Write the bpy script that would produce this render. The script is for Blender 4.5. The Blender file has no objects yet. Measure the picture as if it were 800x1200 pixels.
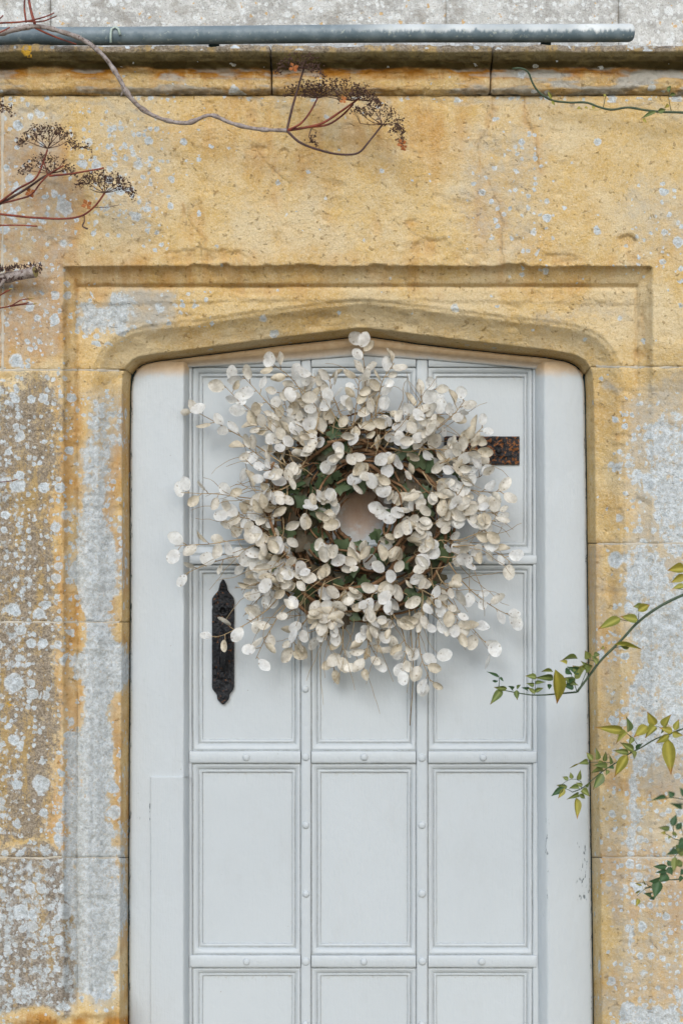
import bpy, math, random
import numpy as np
from mathutils import Vector, Matrix

R = math.radians
random.seed(7)
scene = bpy.context.scene
COL = scene.collection

# ------------------------------------------------------------------ camera
CAM_D, CAM_Z, K = 3.3, 1.45, 0.002          # metres to the wall face, eye height, metres per photo pixel on the wall face
cam_data = bpy.data.cameras.new('camera')
cam_data.sensor_fit = 'VERTICAL'; cam_data.sensor_height = 36.0
cam_data.lens = 36.0 * CAM_D / 2.4
cam_data.clip_start = 0.05; cam_data.clip_end = 1000.0
cam_data.dof.use_dof = True
cam_data.dof.focus_distance = CAM_D + 0.10
cam_data.dof.aperture_fstop = 2.8
cam = bpy.data.objects.new('camera', cam_data); COL.objects.link(cam)
cam.location = (0, -CAM_D, CAM_Z); cam.rotation_euler = (R(90), 0, 0)
scene.camera = cam

# ------------------------------------------------------------------ sky and sun (bright overcast)
SUN_EL, SUN_AZ = 32.0, -16.0                  # azimuth from straight in front of the wall, minus = camera left
world = bpy.data.worlds.new('World'); scene.world = world; world.use_nodes = True
wn = world.node_tree.nodes; wl = world.node_tree.links
bg = wn['Background']
sky = wn.new('ShaderNodeTexSky'); sky.sky_type = 'NISHITA'; sky.sun_disc = False
sky.sun_elevation = R(SUN_EL); sky.sun_rotation = R(180 + SUN_AZ)
sky.air_density = 1.0; sky.dust_density = 1.2; sky.ozone_density = 1.0
wl.new(sky.outputs[0], bg.inputs[0]); bg.inputs[1].default_value = 0.13
sun_d = bpy.data.lights.new('sun', 'SUN'); sun_d.energy = 1.15; sun_d.angle = R(26); sun_d.color = (1.0, 0.99, 0.97)
sun = bpy.data.objects.new('sun', sun_d); COL.objects.link(sun)
sdir = Vector((math.sin(R(SUN_AZ)) * math.cos(R(SUN_EL)), -math.cos(R(SUN_AZ)) * math.cos(R(SUN_EL)), math.sin(R(SUN_EL))))
sun.rotation_euler = sdir.to_track_quat('Z', 'Y').to_euler()
sun.location = sdir * 20
vs = scene.view_settings
scene.display_settings.display_device = 'sRGB'
vs.view_transform = 'Standard'; vs.look = 'None'; vs.gamma = 1.0; vs.use_curve_mapping = False
vs.exposure = 0.78
scene.render.engine = 'CYCLES'
scene.cycles.max_bounces = 5; scene.cycles.diffuse_bounces = 4; scene.cycles.glossy_bounces = 2; scene.cycles.transmission_bounces = 3; scene.cycles.transparent_max_bounces = 8

# ------------------------------------------------------------------ helpers
def P(px, py, Y=0.0):
    """photo pixel at depth Y (metres behind the wall face) -> world"""
    s = (CAM_D + Y) / CAM_D
    return Vector(((px - 400) * K * s, Y, CAM_Z + (600 - py) * K * s))

def PA(px, py, Y):
    px, py, Y = np.broadcast_arrays(np.asarray(px, float), np.asarray(py, float), np.asarray(Y, float))
    s = (CAM_D + Y) / CAM_D
    return np.stack([(px - 400) * K * s, Y, CAM_Z + (600 - py) * K * s], -1)

def _hash(ix, iy, seed):
    h = (ix.astype(np.int64) * 374761393 + iy.astype(np.int64) * 668265263 + seed * 974711) & 0xffffffff
    h = ((h ^ (h >> 13)) * 1274126177) & 0xffffffff
    h = (h ^ (h >> 16)) & 0xffffffff
    return h / 4294967295.0

def vnoise(x, y, seed=0):
    x = np.asarray(x, float); y = np.asarray(y, float)
    ix = np.floor(x); iy = np.floor(y); fx = x - ix; fy = y - iy
    fx = fx * fx * fx * (fx * (fx * 6 - 15) + 10); fy = fy * fy * fy * (fy * (fy * 6 - 15) + 10)
    a = _hash(ix, iy, seed); b = _hash(ix + 1, iy, seed); c = _hash(ix, iy + 1, seed); d = _hash(ix + 1, iy + 1, seed)
    return (a + (b - a) * fx) * (1 - fy) + (c + (d - c) * fx) * fy

def fbm(x, y, octv=4, seed=0, gain=0.5):
    """-1..1"""
    v = 0; amp = 1.0; tot = 0; x = np.asarray(x, float); y = np.asarray(y, float)
    for i in range(octv):
        v = v + amp * (vnoise(x, y, seed + i * 17) * 2 - 1); tot += amp
        amp *= gain; x = x * 2.03 + 7.1; y = y * 2.03 + 3.7
    return v / tot

def sm(a, b, x):
    t = np.clip((np.asarray(x, float) - a) / (b - a), 0, 1)
    return t * t * (3 - 2 * t)

def catmull(pts, n_per=None, step=2.0):
    p = np.asarray(pts, float); out = []; key = []
    for i in range(len(p) - 1):
        p0 = p[max(i - 1, 0)]; p1 = p[i]; p2 = p[i + 1]; p3 = p[min(i + 2, len(p) - 1)]
        L = np.linalg.norm((p2 - p1)[:2])
        n = max(2, int(L / step)) if n_per is None else n_per
        l01 = max(np.linalg.norm((p1 - p0)[:2]), 1e-6); l23 = max(np.linalg.norm((p3 - p2)[:2]), 1e-6)
        m1 = (p2 - p1) * 0.5 + (p1 - p0) * (0.5 * L / l01) if i > 0 else (p2 - p1)
        m2 = (p2 - p1) * 0.5 + (p3 - p2) * (0.5 * L / l23) if i < len(p) - 2 else (p2 - p1)
        t = np.linspace(0, 1, n, endpoint=False)[:, None]
        h = (2 * t**3 - 3 * t**2 + 1) * p1 + (t**3 - 2 * t**2 + t) * m1 + (-2 * t**3 + 3 * t**2) * p2 + (t**3 - t**2) * m2
        key.append(sum(len(o) for o in out)); out.append(h)
    key.append(sum(len(o) for o in out)); out.append(p[-1:])
    return np.concatenate(out), key

def mesh_np(name, V, F, smooth=True, attrs=None):
    V = np.ascontiguousarray(V, dtype=np.float32).reshape(-1, 3); F = np.asarray(F, dtype=np.int32)
    me = bpy.data.meshes.new(name)
    me.vertices.add(len(V)); me.vertices.foreach_set('co', V.ravel())
    k = F.shape[1]
    me.loops.add(F.size); me.loops.foreach_set('vertex_index', F.ravel())
    me.polygons.add(len(F)); me.polygons.foreach_set('loop_start', np.arange(0, F.size, k, dtype=np.int32))
    me.polygons.foreach_set('use_smooth', np.full(len(F), smooth))
    for nm, a in (attrs or {}).items():
        if nm == 'flat':
            at = me.attributes.new(nm, 'FLOAT_VECTOR', 'POINT'); at.data.foreach_set('vector', np.ascontiguousarray(a, dtype=np.float32).ravel()); continue
        at = me.attributes.new(nm, 'FLOAT', 'POINT'); at.data.foreach_set('value', np.ascontiguousarray(a, dtype=np.float32).ravel())
    me.update(calc_edges=True); me.validate()
    return me

def grid_faces(nr, nc, flip=False):
    i = np.arange(nr * nc).reshape(nr, nc)
    q = np.stack([i[:-1, :-1], i[:-1, 1:], i[1:, 1:], i[1:, :-1]], -1).reshape(-1, 4)
    return q[:, ::-1] if flip else q

def link(name, me, mat, parent=None):
    o = bpy.data.objects.new(name, me); COL.objects.link(o)
    if mat is not None and len(me.materials) == 0: me.materials.append(mat)
    if parent is not None:
        o.parent = parent; o.matrix_parent_inverse = parent.matrix_basis.inverted()
    return o

def thing(name, label, cat, loc=(0, 0, 0), group=None):
    o = bpy.data.objects.new(name, None); COL.objects.link(o); o.location = loc
    o.empty_display_size = 0.05
    o['label'] = label; o['category'] = cat; o['kind'] = 'thing'
    if group: o['group'] = group
    return o

class MB:
    def __init__(s): s.v = []; s.f = []
    def add(s, V, F):
        b = len(s.v); s.v += [tuple(p) for p in V]; s.f += [tuple(i + b for i in f) for f in F]; return s
    def mesh(s, name, smooth=False):
        me = bpy.data.meshes.new(name); me.from_pydata(s.v, [], s.f)
        if smooth: me.polygons.foreach_set('use_smooth', [True] * len(me.polygons))
        me.update(); return me
    def build(s, name, mat, parent=None, smooth=False): return link(name, s.mesh(name, smooth), mat, parent)
    def box(s, x0, x1, y0, y1, z0, z1, bev=0.0):
        """box with a bevelled front (towards -Y)"""
        b = bev
        V = [(x0, y1, z0), (x1, y1, z0), (x1, y1, z1), (x0, y1, z1),
             (x0, y0 + b, z0), (x1, y0 + b, z0), (x1, y0 + b, z1), (x0, y0 + b, z1)]
        F = [(0, 3, 2, 1), (0, 1, 5, 4), (1, 2, 6, 5), (2, 3, 7, 6), (3, 0, 4, 7)]
        if b > 0:
            V += [(x0 + b, y0, z0 + b), (x1 - b, y0, z0 + b), (x1 - b, y0, z1 - b), (x0 + b, y0, z1 - b)]
            F += [(4, 5, 9, 8), (5, 6, 10, 9), (6, 7, 11, 10), (7, 4, 8, 11), (8, 9, 10, 11)]
        else: F += [(4, 5, 6, 7)]
        return s.add(V, [f[::-1] for f in F])
    def tube(s, pts, rad, sides=6, cap=True):
        pts = [Vector(p) for p in pts]; n = len(pts)
        if not hasattr(rad, '__len__'): rad = [rad] * n
        up = None; V = []
        for i, p in enumerate(pts):
            t = (pts[min(i + 1, n - 1)] - pts[max(i - 1, 0)])
            t = t.normalized() if t.length > 1e-9 else Vector((0, 0, 1))
            if up is None:
                up = Vector((0, 0, 1)) if abs(t.z) < 0.9 else Vector((1, 0, 0))
            up = (up - t * up.dot(t)); up = up.normalized() if up.length > 1e-6 else t.orthogonal().normalized()
            w = t.cross(up)
            for k in range(sides):
                a = 2 * math.pi * k / sides
                V.append(p + (up * math.cos(a) + w * math.sin(a)) * rad[i])
        F = []
        for i in range(n - 1):
            for k in range(sides):
                k2 = (k + 1) % sides
                F.append((i * sides + k, i * sides + k2, (i + 1) * sides + k2, (i + 1) * sides + k))
        if cap:
            F.append(tuple(range(sides))[::-1]); F.append(tuple((n - 1) * sides + k for k in range(sides)))
        return s.add(V, F)

# ------------------------------------------------------------------ materials
class NT:
    def __init__(s, name, rough=0.8):
        s.m = bpy.data.materials.new(name); s.m.use_nodes = True
        s.n = s.m.node_tree.nodes; s.l = s.m.node_tree.links
        s.b = s.n['Principled BSDF']; s.b.inputs['Roughness'].default_value = rough
        s.pos = s.n.new('ShaderNodeNewGeometry').outputs['Position']
        s.out = s.n['Material Output']; s.dim = '3D'
    def flat2d(s):
        n = s.n.new('ShaderNodeAttribute'); n.attribute_name = 'flat'; s.pos = n.outputs['Vector']; s.dim = '2D'
    def rotated(s, ang):
        n = s.n.new('ShaderNodeVectorRotate'); n.rotation_type = 'Z_AXIS'; n.inputs['Angle'].default_value = ang; s.l.new(s.pos, n.inputs['Vector']); return n.outputs[0]
    def put(s, sock, v):
        if isinstance(v, bpy.types.NodeSocket): s.l.new(v, sock)
        else:
            if isinstance(v, tuple) and len(v) == 3 and sock.type == 'RGBA': v = (*v, 1)
            sock.default_value = v
    def math(s, op, a, b=0.0, c=None, clamp=False):
        n = s.n.new('ShaderNodeMath'); n.operation = op; n.use_clamp = clamp
        s.put(n.inputs[0], a); s.put(n.inputs[1], b)
        if c is not None: s.put(n.inputs[2], c)
        return n.outputs[0]
    def noise(s, scale, detail=4, rough=0.55, vec=None, dist=0.0, out=0):
        n = s.n.new('ShaderNodeTexNoise'); n.noise_dimensions = s.dim; n.inputs['Scale'].default_value = scale; n.inputs['Detail'].default_value = detail
        n.inputs['Roughness'].default_value = rough; n.inputs['Distortion'].default_value = dist
        s.put(n.inputs['Vector'], vec if vec is not None else s.pos); return n.outputs[out]
    def voro(s, scale, vec=None, feature='F1', rnd=1.0):
        n = s.n.new('ShaderNodeTexVoronoi'); n.voronoi_dimensions = s.dim; n.feature = feature; n.inputs['Scale'].default_value = scale
        n.inputs['Randomness'].default_value = rnd
        s.put(n.inputs['Vector'], vec if vec is not None else s.pos); return n
    def ramp(s, v, lo, hi):
        n = s.n.new('ShaderNodeMapRange'); n.interpolation_type = 'SMOOTHSTEP'
        s.put(n.inputs[0], v); s.put(n.inputs[1], lo); s.put(n.inputs[2], hi); return n.outputs[0]
    def mix(s, f, a, b, mode='MIX'):
        n = s.n.new('ShaderNodeMix'); n.data_type = 'RGBA'; n.blend_type = mode
        s.put(n.inputs[0], f); s.put(n.inputs[6], a); s.put(n.inputs[7], b); return n.outputs[2]
    def attr(s, name):
        n = s.n.new('ShaderNodeAttribute'); n.attribute_name = name; return n.outputs['Fac']
    def sep(s, v):
        n = s.n.new('ShaderNodeSeparateXYZ'); s.put(n.inputs[0], v); return n.outputs
    def vadd(s, a, b, scale=1.0):
        n = s.n.new('ShaderNodeVectorMath'); n.operation = 'MULTIPLY_ADD'
        s.put(n.inputs[0], b); n.inputs[1].default_value = (scale,) * 3; s.put(n.inputs[2], a); return n.outputs[0]
    def vmul(s, a, xyz):
        n = s.n.new('ShaderNodeVectorMath'); n.operation = 'MULTIPLY'; s.put(n.inputs[0], a); n.inputs[1].default_value = xyz; return n.outputs[0]
    def rand(s): return s.n.new('ShaderNodeObjectInfo').outputs['Random']
    def bump(s, h, dist=0.002, strength=1.0, prev=None):
        n = s.n.new('ShaderNodeBump'); n.inputs['Distance'].default_value = dist; n.inputs['Strength'].default_value = strength
        s.put(n.inputs['Height'], h)
        if prev is not None: s.l.new(prev, n.inputs['Normal'])
        return n.outputs[0]
    def done(s, col, normal=None, rough=None, spec=None):
        s.put(s.b.inputs['Base Color'], col)
        if normal is not None: s.l.new(normal, s.b.inputs['Normal'])
        if rough is not None: s.put(s.b.inputs['Roughness'], rough)
        if spec is not None: s.b.inputs['Specular IOR Level'].default_value = spec
        return s.m

def stone_material():
    t = NT('weathered_limestone', 0.9); t.flat2d()
    wh, cr, ru, pa, dk = (t.attr(a) for a in ('white', 'crust', 'rust', 'pale', 'dark'))
    n_big = t.noise(5.0, 4, 0.6); n_mid = t.noise(22, 5, 0.62); rot = t.rotated(0.64); n_fine = t.noise(130, 5, 0.8, rot); n_grain = t.sep(t.voro(390, rot).outputs['Color'])[0]
    col = t.mix(t.ramp(n_mid, 0.3, 0.72), (0.70, 0.475, 0.175), (0.75, 0.565, 0.285))
    col = t.mix(t.math('MULTIPLY', t.ramp(n_big, 0.42, 0.72), 0.5), col, (0.62, 0.36, 0.105))
    col = t.mix(t.math('MULTIPLY', t.ramp(t.noise(4.2, 5, 0.65, t.rotated(0.9)), 0.46, 0.66), 0.62), col, (0.78, 0.665, 0.44))
    # creamy grain and small dark pores
    col = t.mix(t.math('MULTIPLY', t.ramp(n_fine, 0.42, 0.66), 0.5), col, (0.74, 0.60, 0.38))
    col = t.mix(t.math('MULTIPLY', t.ramp(n_grain, 0.55, 1.0), 0.26), col, (0.45, 0.275, 0.10))
    col = t.mix(t.math('MULTIPLY', t.ramp(n_grain, 0.30, 0.0), 0.40), col, (0.80, 0.68, 0.46))
    pit = t.ramp(t.noise(62, 3, 0.6, t.rotated(2.0)), 0.66, 0.72)
    col = t.mix(t.math('MULTIPLY', pit, 0.5), col, (0.34, 0.19, 0.06))
    # rust coloured streaks (iron in the stone)
    streak = t.noise(1.0, 5, 0.65, t.vmul(t.pos, (26, 5, 1)))
    rf = t.math('MULTIPLY', ru, t.ramp(t.math('ADD', streak, t.math('MULTIPLY', ru, 0.3)), 0.45, 0.75))
    col = t.mix(rf, col, t.mix(n_mid, (0.44, 0.16, 0.012), (0.62, 0.29, 0.045)))
    # pale weathering wash
    pf = t.ramp(t.math('ADD', t.math('MULTIPLY', t.noise(38, 5, 0.7), 0.6), pa), 0.42, 1.05)
    col = t.mix(pf, col, t.mix(n_fine, (0.46, 0.42, 0.345), (0.56, 0.54, 0.48)))
    # grey brown crust
    nc = t.noise(75, 5, 0.75, rot)
    cf = t.ramp(t.math('ADD', t.math('ADD', t.math('MULTIPLY', nc, 0.85), t.math('MULTIPLY', n_mid, 0.35)), cr), 0.84, 1.12)
    crust = t.mix(t.ramp(t.math('ADD', t.math('MULTIPLY', n_fine, 0.75), t.math('MULTIPLY', n_grain, 0.25)), 0.36, 0.66), (0.18, 0.145, 0.11), (0.38, 0.335, 0.275))
    crust = t.mix(t.math('MULTIPLY', t.ramp(t.math('ADD', t.math('MULTIPLY', streak, 0.6), t.math('MULTIPLY', n_fine, 0.4)), 0.49, 0.60), 0.85), crust, (0.47, 0.32, 0.125))
    col = t.mix(t.math('MULTIPLY', cf, 0.9), col, crust)
    # dark stain on the ledge and in cracks, plus painted shade under the ledge
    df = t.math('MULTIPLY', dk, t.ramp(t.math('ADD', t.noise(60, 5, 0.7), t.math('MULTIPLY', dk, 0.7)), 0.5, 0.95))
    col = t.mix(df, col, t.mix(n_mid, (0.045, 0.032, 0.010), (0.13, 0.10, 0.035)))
    # white lichen: round colonies in three sizes plus a merged sheet
    wob = t.vadd(t.vadd(t.pos, t.noise(60, 3, 0.65, out=1), 0.010), t.noise(260, 2, 0.6, rot, out=1), 0.0035)
    lich = None; rim = None; tone = None
    for sc, gate, r0, r1 in ((17, 0.55, 0.09, 0.34), (33, 0.95, 0.12, 0.34), (70, 0.85, 0.16, 0.36)):
        v = t.voro(sc, wob); c = t.sep(v.outputs['Color'])
        on = t.math('LESS_THAN', c[0], t.math('MULTIPLY', wh, gate))
        rad = t.math('MULTIPLY_ADD', t.math('MULTIPLY', c[1], c[1]), r1, r0)
        e = t.math('SUBTRACT', rad, v.outputs['Distance'])
        f = t.math('MULTIPLY', on, t.ramp(e, -0.02, 0.07))
        g = t.math('MULTIPLY', f, t.ramp(e, 0.16, 0.03))
        tn = t.math('MULTIPLY', f, c[2])
        lich = f if lich is None else t.math('MAXIMUM', lich, f)
        rim = g if rim is None else t.math('MAXIMUM', rim, g)
        tone = tn if tone is None else t.math('MAXIMUM', tone, tn)
    sheet_n = t.math('ADD', t.math('MULTIPLY', t.noise(46, 6, 0.7, wob), 0.62), t.math('MULTIPLY', t.noise(1.0, 5, 0.65, t.vmul(t.pos, (34, 9, 1))), 0.38))
    sheet = t.ramp(t.math('ADD', sheet_n, t.math('MULTIPLY', wh, 0.64)), 0.91, 1.0)
    lall = t.math('MAXIMUM', t.math('MULTIPLY', lich, t.math('MULTIPLY_ADD', tone, 0.25, 0.82)), t.math('MULTIPLY', sheet, 0.92))
    lc = t.mix(t.ramp(t.noise(80, 5, 0.75, rot), 0.36, 0.64), (0.47, 0.515, 0.525), (0.69, 0.745, 0.77))
    lc = t.mix(t.math('MULTIPLY', rim, 0.55), lc, (0.78, 0.82, 0.83))
    lc = t.mix(t.math('MULTIPLY', t.ramp(n_grain, 0.6, 1.0), 0.35), lc, (0.34, 0.33, 0.28))
    col = t.mix(t.math('MULTIPLY', lall, t.ramp(n_fine, 0.22, 0.46)), col, lc)
    # a few yellow lichen discs
    v = t.voro(17, wob); c = t.sep(v.outputs['Color'])
    yl = t.math('MULTIPLY', t.math('LESS_THAN', c[2], t.math('MULTIPLY', t.attr('yellow'), 0.9)), t.ramp(t.math('SUBTRACT', t.math('MULTIPLY_ADD', c[1], 0.25, 0.15), v.outputs['Distance']), 0.0, 0.1))
    yl = t.math('MULTIPLY', yl, t.ramp(t.noise(120, 3, 0.6), 0.38, 0.55))
    col = t.mix(yl, col, (0.62, 0.36, 0.04))
    b1 = t.bump(t.math('ADD', t.math('SUBTRACT', t.math('MULTIPLY', n_fine, 0.8), t.math('MULTIPLY', pit, 0.5)), t.math('MULTIPLY', n_grain, 0.10)), 0.007, 1.0)
    return t.done(col, b1, 0.92, 0.15)

def upper_stone_material():
    t = NT('grey_wall_stone', 0.92); t.flat2d()
    n1 = t.noise(12, 5, 0.65); n2 = t.noise(120, 4, 0.7); n3 = t.noise(300, 3, 0.6)
    col = t.mix(t.ramp(n1, 0.35, 0.65), (0.40, 0.395, 0.37), (0.54, 0.54, 0.51))
    col = t.mix(t.math('MULTIPLY', t.ramp(t.noise(55, 5, 0.72), 0.50, 0.62), 0.75), col, (0.62, 0.625, 0.60))
    wob = t.vadd(t.pos, t.noise(85, 3, 0.6, out=1), 0.008)
    for sc, gate in ((30, 0.4), (62, 0.55)):
        v = t.voro(sc, wob); c = t.sep(v.outputs['Color'])
        f = t.math('MULTIPLY', t.math('LESS_THAN', c[0], gate), t.ramp(t.math('SUBTRACT', t.math('MULTIPLY_ADD', c[1], 0.25, 0.12), v.outputs['Distance']), 0.0, 0.08))
        col = t.mix(t.math('MULTIPLY', f, 0.8), col, (0.66, 0.68, 0.665))
    col = t.mix(t.math('MULTIPLY', t.ramp(n3, 0.58, 0.70), 0.55), col, (0.10, 0.085, 0.065))
    col = t.mix(t.math('MULTIPLY', t.ramp(t.noise(48, 3, 0.5), 0.69, 0.74), 0.7), col, (0.55, 0.31, 0.06))
    col = t.mix(t.math('MULTIPLY', t.ramp(t.noise(17, 4, 0.6), 0.55, 0.66), 0.45), col, (0.25, 0.225, 0.185))
    return t.done(col, t.bump(t.math('ADD', n2, t.math('MULTIPLY', n1, 0.6)), 0.005, 0.8), 0.95, 0.1)

def mortar_material():
    t = NT('lime_mortar', 0.95)
    n = t.noise(90, 5, 0.7)
    return t.done(t.mix(n, (0.38, 0.335, 0.26), (0.55, 0.51, 0.43)), t.bump(t.noise(240, 3), 0.003, 0.8), 0.95, 0.1)

def paint_material(name, base=(0.43, 0.465, 0.48), stain=False):
    t = NT(name, 0.42)
    n1 = t.noise(3.0, 3, 0.5); n2 = t.noise(70, 4, 0.6)
    col = t.mix(t.ramp(n1, 0.3, 0.7), base, tuple(c * 0.955 for c in base))
    col = t.mix(t.math('MULTIPLY', t.ramp(t.noise(30, 5, 0.7), 0.6, 0.75), 0.3), col, tuple(c * 0.86 for c in base))
    # specks of dirt
    v = t.voro(38); c = t.sep(v.outputs['Color'])
    sp = t.math('MULTIPLY', t.math('LESS_THAN', c[0], 0.10), t.ramp(v.outputs['Distance'], 0.07, 0.03))
    col = t.mix(t.math('MULTIPLY', sp, 0.65), col, (0.22, 0.20, 0.17))
    if stain:
        f = t.math('MULTIPLY', t.attr('stain'), t.ramp(t.math('ADD', t.noise(40, 5, 0.7), t.math('MULTIPLY', t.attr('stain'), 0.55)), 0.45, 0.8))
        col = t.mix(t.math('MULTIPLY', f, 0.9), col, t.mix(t.noise(60, 3), (0.42, 0.24, 0.09), (0.60, 0.45, 0.27)))
        ch = t.math('MULTIPLY', t.attr('chip'), t.ramp(t.math('ADD', t.noise(1.0, 4, 0.6, t.vmul(t.pos, (150, 150, 45))), t.math('MULTIPLY', t.attr('chip'), 0.12)), 0.665, 0.69))
        col = t.mix(ch, col, (0.035, 0.055, 0.065))
        sh = t.math('SUBTRACT', 1.0, t.math('MULTIPLY', ch, 1.0))
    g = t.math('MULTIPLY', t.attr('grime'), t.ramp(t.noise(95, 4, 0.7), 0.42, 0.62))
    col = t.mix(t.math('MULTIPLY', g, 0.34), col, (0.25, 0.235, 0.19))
    sm_ = t.math('MULTIPLY', t.ramp(t.noise(1.0, 5, 0.7, t.vmul(t.pos, (14, 14, 5))), 0.52, 0.72), 0.16)
    col = t.mix(sm_, col, (0.36, 0.37, 0.36))
    # brush strokes and old paint layers
    br = t.noise(1.0, 4, 0.6, t.vmul(t.pos, (230, 60, 22)))
    h = t.math('ADD', t.math('MULTIPLY', n2, 0.6), t.math('MULTIPLY', br, 0.5))
    nb = t.bump(h, 0.0022, 0.8)
    if stain: nb = t.bump(sh, 0.0012, 0.8, nb)
    return t.done(col, nb, t.math('MULTIPLY_ADD', n2, 0.25, 0.36), 0.35)

def panel_material():
    t = NT('painted_panel', 0.42)
    base = (0.43, 0.465, 0.48)
    n1 = t.noise(3.0, 3, 0.5); n2 = t.noise(55, 4, 0.6)
    col = t.mix(t.ramp(n1, 0.3, 0.7), base, tuple(c * 0.955 for c in base))
    v = t.voro(30); c = t.sep(v.outputs['Color'])
    sp = t.math('MULTIPLY', t.math('LESS_THAN', c[0], 0.06), t.ramp(v.outputs['Distance'], 0.06, 0.03))
    col = t.mix(t.math('MULTIPLY', sp, 0.6), col, (0.22, 0.20, 0.17))
    f = t.math('MULTIPLY', t.attr('stain'), t.ramp(t.math('ADD', t.noise(45, 6, 0.72), t.math('MULTIPLY', t.attr('stain'), 0.6)), 0.62, 1.0))
    col = t.mix(f, col, t.mix(t.noise(35, 4), (0.27, 0.135, 0.06), (0.42, 0.31, 0.23)))
    col = t.mix(t.math('MULTIPLY', t.ramp(t.noise(1.0, 5, 0.7, t.vmul(t.pos, (11, 11, 4))), 0.52, 0.72), 0.18), col, (0.36, 0.37, 0.36))
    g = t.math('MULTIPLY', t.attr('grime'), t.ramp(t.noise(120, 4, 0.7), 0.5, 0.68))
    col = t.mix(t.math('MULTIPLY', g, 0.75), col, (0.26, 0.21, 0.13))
    h = t.math('ADD', t.math('MULTIPLY', n2, 0.5), t.math('MULTIPLY', t.noise(1.0, 4, 0.6, t.vmul(t.pos, (120, 60, 18))), 0.5))
    return t.done(col, t.bump(h, 0.0024, 0.8), t.math('MULTIPLY_ADD', n2, 0.25, 0.36), 0.35)

def iron_material(name='rusty_black_iron', rust=0.5):
    t = NT(name, 0.4)
    n = t.noise(150, 5, 0.65)
    f = t.ramp(t.math('ADD', t.noise(130, 4, 0.6), (rust - 0.5) * 0.4), 0.50, 0.58)
    col = t.mix(f, (0.007, 0.008, 0.010), t.mix(t.noise(90, 3), (0.09, 0.030, 0.010), (0.30, 0.115, 0.03)))
    m = t.done(col, t.bump(n, 0.005, 1.0), t.math('MULTIPLY_ADD', f, 0.45, 0.3), 0.35)
    return m

def pipe_material():
    t = NT('grey_painted_pipe', 0.55)
    n = t.noise(1.0, 5, 0.65, t.vmul(t.pos, (60, 60, 16)))
    up = t.sep(t.n.new('ShaderNodeNewGeometry').outputs['Normal'])[2]
    drop = t.math('MULTIPLY', t.ramp(t.math('ADD', up, t.math('MULTIPLY', n, 1.9)), 0.72, 1.15), t.attr('drop'))
    col = t.mix(t.ramp(t.noise(20, 4, 0.6), 0.4, 0.7), (0.095, 0.135, 0.155), (0.16, 0.205, 0.225))
    col = t.mix(t.math('MULTIPLY', drop, 0.9), col, (0.66, 0.68, 0.66))
    col = t.mix(t.math('MULTIPLY', t.ramp(t.noise(75, 5, 0.7), 0.58, 0.68), 0.5), col, (0.42, 0.45, 0.38))
    return t.done(col, t.bump(t.noise(120, 3), 0.0015, 0.5), 0.55, 0.4)

def simple_var(name, c1, c2, rough=0.7, scale=60, bump=0.0015, spec=0.25, translucent=0.0, objrand=True, c3=None):
    t = NT(name, rough)
    col = t.mix(t.ramp(t.noise(scale, 4, 0.6), 0.3, 0.7), c1, c2)
    if c3 is not None: col = t.mix(t.ramp(t.noise(scale * 2.3, 3, 0.6), 0.56, 0.68), col, c3)
    if objrand:
        r = t.rand()
        hs = t.n.new('ShaderNodeHueSaturation'); t.put(hs.inputs['Value'], t.math('MULTIPLY_ADD', r, 0.5, 0.75)); t.put(hs.inputs['Color'], col); col = hs.outputs[0]
    m = t.done(col, t.bump(t.noise(scale * 4, 3), bump, 0.7), rough, spec)
    if translucent > 0:
        tr = t.n.new('ShaderNodeBsdfTranslucent'); t.put(tr.inputs[0], col)
        mx = t.n.new('ShaderNodeMixShader'); mx.inputs[0].default_value = translucent
        t.l.new(t.b.outputs[0], mx.inputs[1]); t.l.new(tr.outputs[0], mx.inputs[2]); t.l.new(mx.outputs[0], t.out.inputs[0])
    return m

def pod_material(name, c1, c2, translucent, clear):
    t = NT(name, 0.45)
    col = t.mix(t.ramp(t.noise(48, 5, 0.7), 0.35, 0.68), c1, c2)
    vein = t.noise(1.0, 3, 0.6, t.vmul(t.pos, (420, 200, 160)))
    col = t.mix(t.math('MULTIPLY', t.ramp(vein, 0.54, 0.66), 0.30), col, tuple(c * 0.62 for c in c2))
    v = t.voro(105); c = t.sep(v.outputs['Color'])
    seed = t.math('MULTIPLY', t.math('LESS_THAN', c[0], 0.30), t.ramp(v.outputs['Distance'], 0.34, 0.18))
    col = t.mix(t.math('MULTIPLY', seed, 0.55), col, (0.26, 0.19, 0.11))
    col = t.mix(t.math('MULTIPLY', t.attr('edge'), 0.55), col, tuple(c * 0.72 for c in c2))
    hs = t.n.new('ShaderNodeHueSaturation'); t.put(hs.inputs['Value'], t.math('MULTIPLY_ADD', t.noise(30, 2, 0.5), 1.0, 0.42)); t.put(hs.inputs['Color'], col); col = hs.outputs[0]
    t.done(col, t.bump(t.noise(170, 3), 0.0016, 0.8), 0.42, 0.4)
    tr = t.n.new('ShaderNodeBsdfTranslucent'); t.put(tr.inputs[0], col)
    mx = t.n.new('ShaderNodeMixShader'); mx.inputs[0].default_value = translucent
    t.l.new(t.b.outputs[0], mx.inputs[1]); t.l.new(tr.outputs[0], mx.inputs[2])
    last = mx
    if clear > 0:
        tp = t.n.new('ShaderNodeBsdfTransparent'); m2 = t.n.new('ShaderNodeMixShader'); m2.inputs[0].default_value = clear
        t.l.new(mx.outputs[0], m2.inputs[1]); t.l.new(tp.outputs[0], m2.inputs[2]); last = m2
    t.l.new(last.outputs[0], t.out.inputs[0])
    return t.m

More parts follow.
